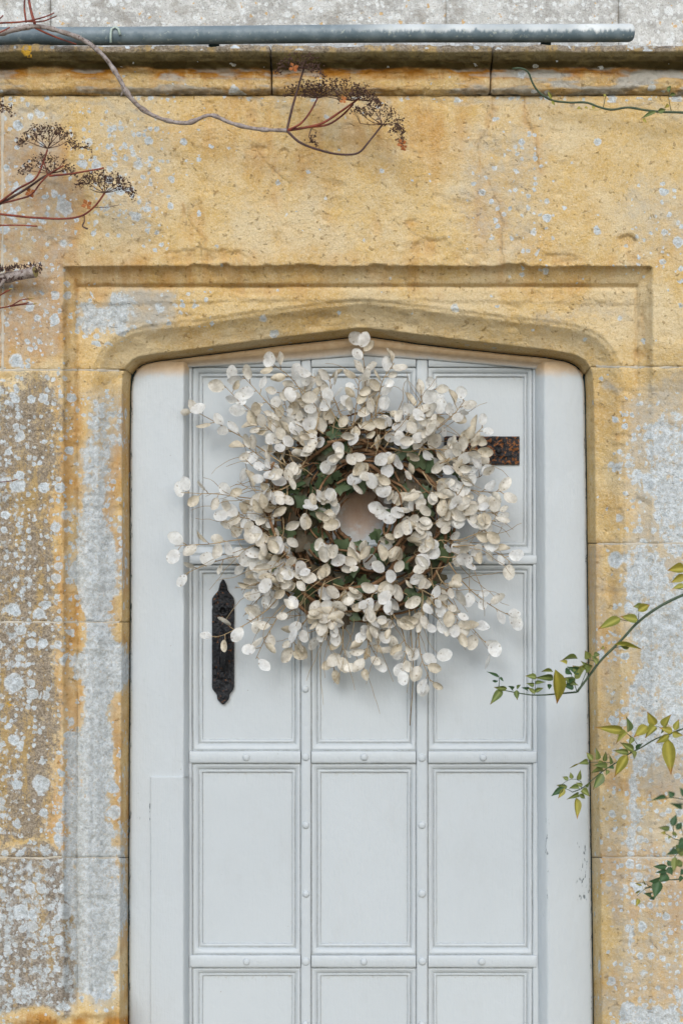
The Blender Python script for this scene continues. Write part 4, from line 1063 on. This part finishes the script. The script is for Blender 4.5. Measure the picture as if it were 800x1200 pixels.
# ------------------------------------------------------------------ climbing plants
def path(pts, step=6.0):
    """(px,py,Y) key points -> smooth list"""
    c, _ = catmull([(a, b, y * 400) for a, b, y in pts], step=step)
    return [P(a, b, y / 400) for a, b, y in c]
def branch(name, parent, pts, r0, r1, mat, sides=7, knob=0.0, step=4.0):
    pl = path(pts, step); n = len(pl); rr = []
    for k in range(n):
        f = k / max(n - 1, 1); q = r0 + (r1 - r0) * f
        rr.append(q * (1 + knob * max(0, math.sin(k * .9) - .6) * 2 + knob * .5 * wob(len(pl) % 91, k * .5)))
    mb = MB(); mb.tube(pl, rr, sides); return mb.build(name, mat, parent, True)
OCT = [(1, 0, 0), (-1, 0, 0), (0, 1, 0), (0, -1, 0), (0, 0, 1), (0, 0, -1)]
OCF = [(0, 2, 4), (2, 1, 4), (1, 3, 4), (3, 0, 4), (2, 0, 5), (1, 2, 5), (3, 1, 5), (0, 3, 5)]
def flower_head(parent, root, cx, cy, rx, ry, Y, n, tilt=0.0, seed=0, droop=None):
    """dried umbel: thin forking stalks with tiny dark florets, dome seen from the side"""
    r = random.Random(seed); mb = MB(); root = Vector((*root, Y)); forks = []
    for k in range(9):
        a = -math.pi * (k + .5 + r.uniform(-.3, .3)) / 9; f = r.uniform(.5, .72)
        q = Vector((root.x + (cx + rx * math.cos(a) - root.x) * f, root.y + (cy + ry * math.sin(a) - root.y) * f, Y + r.uniform(-.02, .02)))
        forks.append(q); mb.tube([P(*root), P((root.x + q.x) / 2 + r.uniform(-2, 2), (root.y + q.y) / 2 + 1, (Y + q.z) / 2), P(*q)], [.0011, .0009, .0007], 4, False)
    ct, st_ = math.cos(tilt), math.sin(tilt)
    for k in range(n):
        u = r.uniform(-1, 1); v = r.uniform(0, 1) ** .75
        dx, dy = u * rx, -ry * math.sqrt(max(0, 1 - u * u)) * v + r.uniform(-2, 2) + abs(u) ** 2 * ry * .35
        x, y = cx + dx * ct - dy * st_, cy + dx * st_ + dy * ct; yy = Y + r.uniform(-.028, .028)
        q = min(forks, key=lambda p: (p.x - x) ** 2 + (p.y - y) ** 2)
        e = P(x, y, yy)
        if k % 2 == 0: mb.tube([P(*q), e], .0005, 3, False)
        for j in range(r.randint(1, 3)):
            s = r.uniform(.0011, .0026); c = e + Vector((r.gauss(0, .003), r.gauss(0, .003), r.gauss(0, .003)))
            mb.add([c + Vector(v_) * s * r.uniform(.6, 1.3) for v_ in OCT], OCF)
    o = mb.build('flower_head', M['head'], parent); o['kind'] = 'stuff'; return o
def bract(parent, px, py, Y, size=.011, seed=1):
    r = random.Random(seed); mb = MB(); c = P(px, py, Y)
    for k in range(4):
        a = k * math.pi / 2 + .5 + r.uniform(-.2, .2); d = Vector((math.cos(a), r.uniform(-.3, .3), math.sin(a))); s = Vector((-d.z, 0, d.x))
        mb.add([c, c + d * size * .6 + s * size * .45, c + d * size * 1.1 + Vector((0, -.002, 0)), c + d * size * .6 - s * size * .45], [(0, 1, 2, 3)])
    mb.build('bract', M['bract'], parent)

# 1. long grey branch sweeping down from the pipe with dried heads
YB = -0.11
b1 = thing('climbing_hydrangea_branch', 'long bare grey branch drooping from the pipe to dried brown flower heads', 'branch', P(0, 40, YB))
branch('main_stem', b1, [(-60, 46, -.09), (0, 39, -.10), (42, 31, -.105), (75, 38, -.11), (100, 48, -.115), (122, 66, -.12), (140, 92, -.125), (152, 113, -.12), (170, 130, -.11), (195, 141, -.10), (220, 144, -.095), (247, 135, -.095), (270, 144, -.10), (300, 151, -.10), (336, 153, -.105)], .0056, .0040, M['greybark'], 8, .55)
branch('twig', b1, [(336, 153, -.105), (342, 128, -.11), (350, 100, -.115), (356, 80, -.12)], .0030, .0020, M['darkstem'], 6)
branch('twig', b1, [(336, 153, -.105), (352, 145, -.11), (364, 130, -.115), (372, 115, -.12)], .0028, .0018, M['redstem'], 6)
branch('twig', b1, [(336, 153, -.105), (360, 149, -.10), (376, 145, -.10), (400, 130, -.105), (421, 115, -.11)], .0032, .0022, M['redstem'], 6)
branch('twig', b1, [(362, 149, -.10), (384, 146, -.095), (400, 136, -.095), (414, 122, -.10)], .0026, .0020, M['redstem'], 6)
branch('twig', b1, [(336, 153, -.105), (350, 166, -.11), (375, 176, -.11), (400, 181, -.112), (420, 179, -.115), (432, 166, -.115), (448, 146, -.12)], .0030, .0020, M['darkstem'], 6)
branch('twig', b1, [(365, 150, -.10), (362, 160, -.11), (366, 168, -.115)], .0014, .0008, M['darkstem'], 5)
branch('twig', b1, [(42, 31, -.105), (36, 10, -.10), (33, -10, -.09)], .0034, .0028, M['redstem'], 6); branch('twig', b1, [(31, 26, -.10), (29, 10, -.09), (30, -12, -.09)], .0024, .002, M['redstem'], 6)
branch('twig', b1, [(-50, 30, -.09), (0, 27, -.10), (30, 25, -.11), (55, 19, -.12), (64, 15, -.12)], .0030, .0016, M['redstem'], 6); branch('twig', b1, [(30, 25, -.11), (50, 25, -.12), (67, 18.5, -.12)], .0020, .0014, M['redstem'], 6)
branch('twig', b1, [(42, 33, -.105), (62, 42, -.10), (90, 52, -.10)], .0026, .0018, M['redstem'], 6); branch('twig', b1, [(-40, 44, -.11), (0, 38, -.12), (12, 32, -.12)], .0026, .0016, M['redstem'], 6); branch('twig', b1, [(-30, 30, -.11), (0, 22, -.12), (4, 18, -.12)], .0026, .0016, M['redstem'], 6)
branch('twig', b1, [(142, 113, -.13), (144, 106, -.135), (142, 101, -.14)], .0022, .0010, M['greybark'], 5); branch('twig', b1, [(128, 76, -.12), (127, 72, -.128), (125, 70, -.132)], .0028, .0016, M['greybark'], 5)
flower_head(b1, (356, 80), 352, 84, 30, 24, -.125, 120, .12, 1)
flower_head(b1, (372, 115), 368, 110, 36, 16, -.12, 110, .10, 2)
flower_head(b1, (412, 118), 400, 112, 46, 20, -.115, 190, .14, 3); flower_head(b1, (428, 118), 428, 116, 20, 12, -.12, 70, .35, 13)
flower_head(b1, (448, 146), 446, 146, 36, 24, -.125, 190, .62, 4)
flower_head(b1, (366, 166), 366, 168, 6, 8, -.11, 16, 0, 14)
bract(b1, 344, 79, -.135, .011, 1); bract(b1, 402, 117, -.13, .009, 2); bract(b1, 470, 168, -.13, .011, 3); bract(b1, 473, 173, -.13, .008, 5)

# 2. lower left dried heads
b2 = thing('dried_hydrangea_stems', 'red-brown hydrangea stems with three dried brown flower heads, left above the arch', 'branch', P(0, 240, -.1))
branch('stem', b2, [(-60, 275, -.06), (0, 237, -.09), (22, 221, -.10), (42, 209, -.11), (50, 193, -.115), (56, 175, -.12)], .0032, .0022, M['redstem'], 6)
branch('stem', b2, [(-60, 270, -.06), (0, 239, -.085), (30, 222, -.095), (52, 207, -.10), (60, 203, -.105)], .0036, .0026, M['darkstem'], 6)
branch('stem', b2, [(-60, 262, -.07), (0, 239, -.085), (20, 234, -.09), (37, 228, -.095), (48, 214, -.105), (58, 204, -.105), (75, 194, -.11)], .0026, .0020, M['redstem'], 6)
branch('stem', b2, [(58, 206, -.105), (80, 204, -.11), (105, 200, -.115), (122, 197, -.12)], .0026, .0018, M['redstem'], 6)
branch('stem', b2, [(-60, 248, -.06), (0, 251, -.08), (40, 255, -.09), (85, 255.5, -.10), (98, 252, -.105), (112, 241, -.11), (123, 226, -.115)], .0030, .0022, M['redstem'], 6)
branch('stem', b2, [(-60, 262, -.08), (0, 264, -.09), (25, 264, -.095), (44, 265, -.10)], .0024, .0016, M['redstem'], 6)
branch('stem', b2, [(56, 205, -.105), (52, 190, -.10), (48, 178, -.10)], .0016, .0010, M['redstem'], 5)
branch('stem', b2, [(110, 243, -.11), (125, 243, -.115), (140, 240, -.12)], .0008, .0006, M['darkstem'], 4)
branch('stem', b2, [(99, 252, -.105), (99, 260, -.11), (97, 265, -.115), (103, 268, -.12)], .0012, .0022, M['darkstem'], 5)
flower_head(b2, (56, 174), 56, 166, 36, 22, -.125, 210, .05, 5); flower_head(b2, (62, 203), 56, 200, 34, 20, -.10, 130, .05, 6); flower_head(b2, (123, 226), 124, 220, 36, 20, -.12, 220, .18, 7)
flower_head(b2, (96, 172), 101, 178, 12, 8, -.12, 10, .9, 8); flower_head(b2, (-4, 130), -2, 130, 18, 14, -.11, 60, .1, 9)
bract(b2, 102, 240, -.12, .012, 4); bract(b2, 36, 226, -.09, .012, 6)

# 3. cut stub
b3 = thing('cut_branch_stub', 'thick sawn-off grey branch stub against the left stonework', 'branch', P(0, 325, -.06))
branch('stub', b3, [(-80, 335, 0.0), (0, 327, -.03), (20, 323, -.04), (41, 319, -.05)], .0128, .0122, M['greybark'], 12, .12)
p = P(41.5, 319, -.0505); d_ = Vector((.95, -.30, .12)).normalized(); mb = MB()
ring = [p + Vector((0, math.cos(a) * .0124, math.sin(a) * .0127)) + Vector((math.cos(a) * .0048, 0, 0)) for a in [2 * math.pi * k / 14 for k in range(14)]]
ring2 = [p + (q - p) * .55 + d_ * .0010 for q in ring]
mb.add([p + d_ * .0012] + ring2 + ring, [(0, 1 + k, 1 + (k + 1) % 14) for k in range(14)] + [(1 + k, 15 + k, 15 + (k + 1) % 14, 1 + (k + 1) % 14) for k in range(14)])
mb.build('cut_face', simple_var('greenish_cut_wood', (0.24, 0.20, 0.07), (0.33, 0.27, 0.12), 0.85, 150, .002, .1, objrand=False, c3=(.12, .08, .04)), b3, True)
branch('twig', b3, [(-20, 350, -.03), (0, 335, -.045), (6, 327, -.05)], .0050, .0040, M['greybark'], 7, .2)
mb = MB(); rr_ = random.Random(5)
for k in range(190):
    x = rr_.uniform(-6, 50); yb_ = 324 - x * .12 - rr_.choice((6.5, 6.5, -6)) + rr_.uniform(-2, 2) ; yb_ = yb_ if x < 38 else rr_.uniform(311, 322); c = P(x, yb_ - 1, -.05); e = c + Vector((rr_.gauss(0, .005), rr_.gauss(-.003, .003), rr_.gauss(.004, .004)))
    mb.tube([c, e], [.0016, .0006], 3, False)
o = mb.build('root_hair', M['darkstem'], b3); o['kind'] = 'stuff'

# 4. red shoots below the stub
b4 = thing('red_shoots', 'thin red budding shoots just below the cut branch stub', 'shoot', P(0, 358, -.06))
branch('shoot', b4, [(-50, 366, -.03), (0, 361, -.06), (14, 358, -.07), (24, 352, -.075), (36, 350, -.08)], .0022, .0014, M['redstem'], 6)
branch('shoot', b4, [(12, 358.5, -.07), (22, 357, -.075), (34, 354.5, -.08)], .0020, .0012, M['redstem'], 6); branch('shoot', b4, [(12, 359, -.07), (26, 357, -.075), (41, 356, -.08)], .0018, .0010, M['redstem'], 6)
branch('shoot', b4, [(-40, 352, -.03), (0, 346, -.05), (8, 341.5, -.06), (13, 339, -.065)], .0022, .0016, M['redstem'], 6)
for (x, y) in ((36.5, 350), (41.5, 356), (13, 338.5)): branch('bud', b4, [(x - 2, y + .3, -.08), (x, y, -.081), (x + 3, y - .8, -.081)], .0018, .0004, M['bud'], 5)
b5 = thing('red_shoot', 'short lone red shoot poking in at mid height of the left jamb', 'shoot', P(0, 566, -.06))
branch('shoot', b5, [(-50, 572, -.02), (0, 565, -.05), (12, 564, -.06), (21, 561.5, -.065)], .0020, .0008, M['redstem'], 6)

# 5. thin green vine under the cornice, right
b6 = thing('thin_green_vine', 'thin dark green vine trailing below the cornice at upper right', 'vine', P(700, 118, -.04))
branch('stem', b6, [(600, 80.5, -.055), (610, 80, -.06), (618, 84, -.06), (623, 96, -.055), (630, 107, -.05), (645, 117, -.045), (665, 120, -.04), (688, 120.5, -.04), (700, 125, -.04), (715, 128.5, -.04), (735, 126, -.045), (755, 129, -.05), (772, 131, -.05), (800, 132, -.05), (870, 140, -.05)], .0022, .0030, M['jstem'], 7, .12)
branch('tendril', b6, [(706, 127, -.04), (708, 118, -.045), (709, 112, -.05)], .0008, .0006, M['jstem'], 4); branch('tendril', b6, [(786, 131, -.05), (784, 122, -.055), (783, 112, -.06), (785, 104, -.06)], .0009, .0006, M['jstem'], 4)
branch('tendril', b6, [(690, 128, -.04), (700, 129, -.04), (706, 127, -.04)], .0006, .0005, M['bud'], 4)

# leaves
def leaf_mesh(wide=0.36, fold=.10, curl=.12):
    n = 9; V = []; F = []; rib = []; tip = []
    for i in range(n):
        f = i / (n - 1); w = wide * .5 * (math.sin(math.pi * f ** .72) ** 1.0) * (1 - .45 * f) * 1.45 + (0.012 if i in (0,) else 0)
        if i == n - 1: w = .002
        z = -curl * f * f
        for s in (-1, -.5, 0, .5, 1):
            V.append((s * w, f, z + fold * abs(s) * w * 2)); rib.append(1.0 if s == 0 else 0.0); tip.append(f)
    for i in range(n - 1):
        for k in range(4): F.append((i * 5 + k, i * 5 + k + 1, (i + 1) * 5 + k + 1, (i + 1) * 5 + k))
    return mesh_np('leaf', np.array(V), np.array(F), True, dict(rib=np.array(rib), tip=np.array(tip)))
LEAF = {}
for c_ in ('jas_y', 'jas_g', 'jas_d'):
    LEAF[c_] = []
    for (w_, fo, cu) in ((1.0, .25, .10), (1.0, .45, .22), (1.0, .15, -.10)):
        me = leaf_mesh(w_, fo, cu); me.materials.append(M[c_]); LEAF[c_].append(me)
lr = random.Random(3)
def leaf(parent, b, t, w, Y, colr, dy=None):
    """b, t: base and tip in photo pixels; w: width in pixels"""
    p0 = P(b[0], b[1], Y); p1 = P(t[0], t[1], Y + (lr.uniform(-.02, .01) if dy is None else dy)); d = p1 - p0; L = d.length
    o = link('leaf', lr.choice(LEAF[colr]), None, parent)
    orient(o, p0, d, Vector((lr.gauss(0, .35), -1, lr.gauss(.25, .35))), w * K * .88, L, L * .8)
def z3(p): return (560 + p[0] / 3.3333, 640 + p[1] / 3.3333)
def z4(p): return (630 + p[0] / 4.706, 820 + p[1] / 4.706)
def z5(p): return (720 + p[0] / 7.06, 900 + p[1] / 7.06)

YJ = -0.14
j1 = thing('jasmine_spray', 'jasmine stem bending across the right door post with yellow-green leaves, topmost of the three sprays', 'plant', P(800, 697, YJ), 'jasmine sprays on the right')
branch('stem', j1, [(900, 665, -.05), (840, 682, -.10), (800, 697, YJ), (770, 712, YJ), (746, 730, YJ), (728, 749.5, YJ), (702.5, 775, YJ), (689, 793, YJ), (675.5, 811, YJ)], .0036, .0026, M['jstem'], 7, .08)
branch('side_stem', j1, [(675.5, 811, YJ), (659, 812.5, YJ), (626, 814.6, YJ - .01), (606, 812, YJ - .01), (588.5, 808.6, YJ - .02)], .0022, .0010, M['jstem'], 6)
for (a, b) in (((220, 580), (220, 508)), ((80, 550), (80, 505)), ((385, 570), (350, 470)), ((400, 545), (440, 430)), ((620, 300), (625, 260)), ((615, 300), (540, 283)), ((470, 455), (420, 440)), ((800, 170), (765, 165)), ((520, 400), (570, 388))):
    pa, pb = z3(a), z3(b); branch('stalk', j1, [(*pa, YJ), ((pa[0] + pb[0]) / 2 + .6, (pa[1] + pb[1]) / 2, YJ - .005), (*pb, YJ - .01)], .0009, .0006, M['jstem'], 4)
for (b, t, w, c_) in (((555, 282), (462, 330), 34, 'jas_y'), ((622, 288), (550, 276), 32, 'jas_y'), ((622, 255), (672, 226), 30, 'jas_y'), ((640, 230), (603, 236), 22, 'jas_g'), ((530, 385), (645, 402), 18, 'jas_y'), ((555, 392), (600, 384), 16, 'jas_g'), ((490, 395), (475, 402), 12, 'jas_y'),
                      ((806, 92), (738, 92), 38, 'jas_y'), ((806, 112), (750, 142), 30, 'jas_y'), ((806, 155), (755, 168), 22, 'jas_y'), ((462, 462), (440, 422), 20, 'jas_g'), ((450, 425), (478, 424), 20, 'jas_g'), ((430, 440), (415, 406), 28, 'jas_g'), ((445, 470), (400, 452), 24, 'jas_g'),
                      ((402, 502), (368, 466), 40, 'jas_g'), ((402, 490), (345, 472), 26, 'jas_d'), ((378, 530), (332, 512), 30, 'jas_g'), ((372, 552), (325, 545), 26, 'jas_d'), ((380, 520), (398, 466), 22, 'jas_g'), ((300, 482), (312, 622), 46, 'jas_y'), ((292, 515), (222, 514), 24, 'jas_g'), ((228, 515), (183, 506), 22, 'jas_g'),
                      ((218, 541), (188, 536), 16, 'jas_g'), ((222, 537), (262, 530), 15, 'jas_g'), ((292, 492), (243, 488), 14, 'jas_g'), ((345, 462), (318, 446), 16, 'jas_y'), ((388, 440), (325, 440), 16, 'jas_g'), ((278, 538), (276, 562), 16, 'jas_d'), ((222, 576), (192, 552), 16, 'jas_g'), ((222, 572), (255, 552), 16, 'jas_g'), ((192, 562), (172, 552), 15, 'jas_d'),
                      ((150, 562), (152, 602), 20, 'jas_g'), ((92, 560), (44, 622), 28, 'jas_g'), ((112, 556), (60, 552), 18, 'jas_g'), ((80, 512), (30, 491), 12, 'jas_d'), ((78, 527), (52, 526), 9, 'jas_d'), ((84, 512), (99, 529), 9, 'jas_d'), ((150, 556), (168, 542), 16, 'jas_g'), ((135, 560), (118, 546), 16, 'jas_d'), ((345, 540), (380, 520), 24, 'jas_d'), ((350, 520), (390, 545), 22, 'jas_g'), ((420, 490), (448, 470), 22, 'jas_g'), ((395, 470), (430, 455), 22, 'jas_y'), ((340, 480), (370, 500), 24, 'jas_d')):
    leaf(j1, z3(b), z3(t), w / 3.333, YJ - .012, c_)
j2 = thing('jasmine_spray', 'jasmine spray with pointed yellowing leaves over the right jamb, middle of the three sprays', 'plant', P(800, 854, YJ), 'jasmine sprays on the right')
branch('stem', j2, [(880, 835, -.08), (830, 846, -.12), (800, 854, YJ), (783, 860.4, YJ), (768, 865.7, YJ), (749, 877, YJ), (736, 883.7, YJ), (721, 894, YJ), (704, 905, YJ), (691.6, 915.6, YJ), (681, 924, YJ), (670, 928.4, YJ)], .0024, .0010, M['jstem'], 6, .08)
for a in ([(560, 268), (520, 210), (470, 175)], [(520, 215), (490, 185)], [(430, 350), (380, 345), (300, 345), (225, 352)], [(240, 490), (235, 450), (185, 438), (110, 480)], [(720, 190), (680, 155), (640, 145)], [(735, 180), (715, 215)], [(500, 300), (520, 275)], [(190, 510), (150, 490), (100, 505)]):
    branch('stalk', j2, [(*z4(q), YJ - .004 * i) for i, q in enumerate(a)], .0009, .0006, M['jstem'], 4)
for (b, t, w, c_) in (((470, 172), (316, 152), 44, 'jas_y'), ((490, 180), (490, 88), 34, 'jas_g'), ((492, 185), (428, 236), 36, 'jas_y'), ((602, 145), (522, 212), 50, 'jas_y'), ((650, 150), (588, 208), 44, 'jas_y'), ((645, 140), (599, 60), 46, 'jas_y'), ((690, 150), (731, 80), 40, 'jas_y'), ((740, 177), (665, 155), 36, 'jas_y'), ((682, 160), (677, 190), 18, 'jas_g'),
                      ((752, 168), (777, 106), 32, 'jas_y'), ((738, 182), (800, 198), 36, 'jas_y'), ((722, 190), (645, 243), 34, 'jas_y'), ((712, 212), (732, 412), 66, 'jas_y'), ((526, 282), (452, 234), 36, 'jas_g'), ((500, 292), (412, 280), 30, 'jas_g'), ((540, 276), (582, 240), 26, 'jas_d'), ((512, 285), (535, 330), 30, 'jas_g'), ((492, 305), (418, 428), 50, 'jas_y'), ((522, 205), (500, 250), 26, 'jas_g'),
                      ((298, 335), (266, 288), 28, 'jas_g'), ((318, 332), (320, 262), 28, 'jas_g'), ((366, 340), (373, 280), 24, 'jas_g'), ((396, 358), (395, 302), 20, 'jas_g'), ((275, 345), (222, 352), 30, 'jas_g'), ((228, 352), (168, 380), 8, 'jas_y'), ((382, 376), (298, 360), 32, 'jas_g'), ((362, 396), (288, 398), 26, 'jas_g'), ((416, 368), (383, 376), 20, 'jas_d'), ((385, 388), (375, 416), 22, 'jas_g'),
                      ((356, 406), (298, 498), 46, 'jas_g'), ((167, 440), (134, 425), 22, 'jas_g'), ((186, 436), (178, 398), 22, 'jas_g'), ((222, 442), (234, 386), 24, 'jas_g'), ((245, 474), (208, 458), 22, 'jas_g'), ((256, 474), (286, 456), 20, 'jas_g'), ((228, 490), (168, 485), 28, 'jas_g'), ((162, 480), (102, 468), 32, 'jas_g'), ((140, 482), (72, 532), 30, 'jas_d'), ((146, 490), (108, 545), 26, 'jas_y'), ((240, 498), (286, 532), 36, 'jas_g'),
                      ((222, 524), (162, 547), 24, 'jas_g'), ((225, 522), (262, 546), 24, 'jas_g'), ((210, 540), (210, 660), 42, 'jas_y'), ((330, 350), (360, 340), 24, 'jas_g'), ((340, 365), (390, 352), 24, 'jas_g')):
    leaf(j2, z4(b), z4(t), w / 4.706, YJ - .012, c_)
YK = -0.24
j3 = thing('jasmine_spray', 'darker green jasmine spray at the right edge, lowest of the three sprays', 'plant', P(800, 1030, YK), 'jasmine sprays on the right')
branch('stem', j3, [(880, 1020, -.12), (830, 1024, -.2), (800, 1029.6, YK), (782, 1031, YK), (775, 1030, YK), (768, 1036, YK), (755, 1041, YK)], .0024, .0009, M['jstem'], 6)
for a in ([(565, 600), (500, 590), (450, 560), (390, 530)], [(565, 660), (490, 740), (450, 830), (400, 900)], [(500, 570), (480, 500), (490, 430)], [(565, 260), (480, 245), (410, 250)], [(300, 990), (240, 950), (170, 955)], [(350, 980), (250, 1000), (180, 1060)], [(565, 660), (565, 560), (540, 480)]):
    branch('stalk', j3, [(*z5(q), YK - .02 * i) for i, q in enumerate(a)], .0010, .0006, M['jstem'], 4)
for (b, t, w, c_, yo) in (((432, 812), (312, 816), 40, 'jas_d', 0), ((422, 862), (338, 864), 38, 'jas_d', 0), ((372, 908), (268, 932), 56, 'jas_d', 0), ((362, 930), (325, 1084), 76, 'jas_d', 0), ((432, 880), (365, 945), 76, 'jas_d', 0), ((465, 810), (430, 765), 50, 'jas_d', 0), ((440, 820), (475, 885), 56, 'jas_d', 0), ((500, 735), (490, 872), 46, 'jas_g', -.25), ((482, 650), (438, 722), 56, 'jas_d', -.2),
                          ((545, 650), (505, 702), 60, 'jas_g', -.2), ((572, 590), (518, 662), 56, 'jas_d', -.25), ((472, 482), (512, 382), 46, 'jas_d', -.3), ((452, 490), (356, 495), 36, 'jas_g', -.3), ((508, 512), (556, 446), 40, 'jas_d', -.3), ((502, 530), (478, 562), 36, 'jas_g', -.3), ((425, 245), (298, 266), 30, 'jas_d', -.4), ((486, 236), (438, 190), 44, 'jas_d', -.4), ((572, 240), (528, 160), 66, 'jas_d', -.4),
                          ((545, 288), (462, 300), 34, 'jas_d', -.4), ((300, 1042), (243, 1040), 40, 'jas_d', 0), ((322, 1062), (283, 1088), 36, 'jas_d', 0), ((190, 1080), (174, 1152), 34, 'jas_y', 0), ((545, 888), (530, 945), 44, 'jas_d', 0), ((572, 850), (540, 885), 44, 'jas_d', -.1), ((572, 700), (500, 690), 60, 'jas_g', -.2), ((560, 780), (505, 810), 56, 'jas_g', -.1), ((530, 620), (580, 680), 60, 'jas_d', -.2), ((390, 530), (415, 552), 36, 'jas_y', -.3), ((570, 870), (545, 840), 40, 'jas_d', 0),
                          ((225, 970), (165, 955), 16, 'jas_y', 0), ((210, 1010), (160, 1040), 14, 'jas_y', 0), ((240, 960), (235, 925), 16, 'jas_y', 0), ((450, 560), (440, 590), 26, 'jas_y', -.3)):
    leaf(j3, z5(b), z5(t), w / 7.06, YK + yo - .01, c_)
# small leaves on the thin vine
for (b, t, w, c_) in (((646, 116), (641, 106), 3.5, 'jas_y'), ((646, 118), (650, 124), 3, 'jas_y'), ((680, 126), (675, 128), 4, 'jas_y'), ((688, 126), (684, 127), 5, 'jas_y'), ((696, 127), (692, 125), 5, 'jas_y'), ((709, 113), (706, 110), 4, 'jas_y'), ((768, 131), (750, 140), 5, 'jas_g'), ((752, 139), (757, 145), 4, 'jas_y'), ((785, 105), (780, 103), 7, 'jas_g'), ((784, 112), (792, 110), 4, 'jas_g'), ((782, 122), (778, 127), 4, 'jas_y'), ((770, 131), (780, 128), 6, 'jas_g')):
    leaf(b6, b, t, w, -.055, c_, 0)
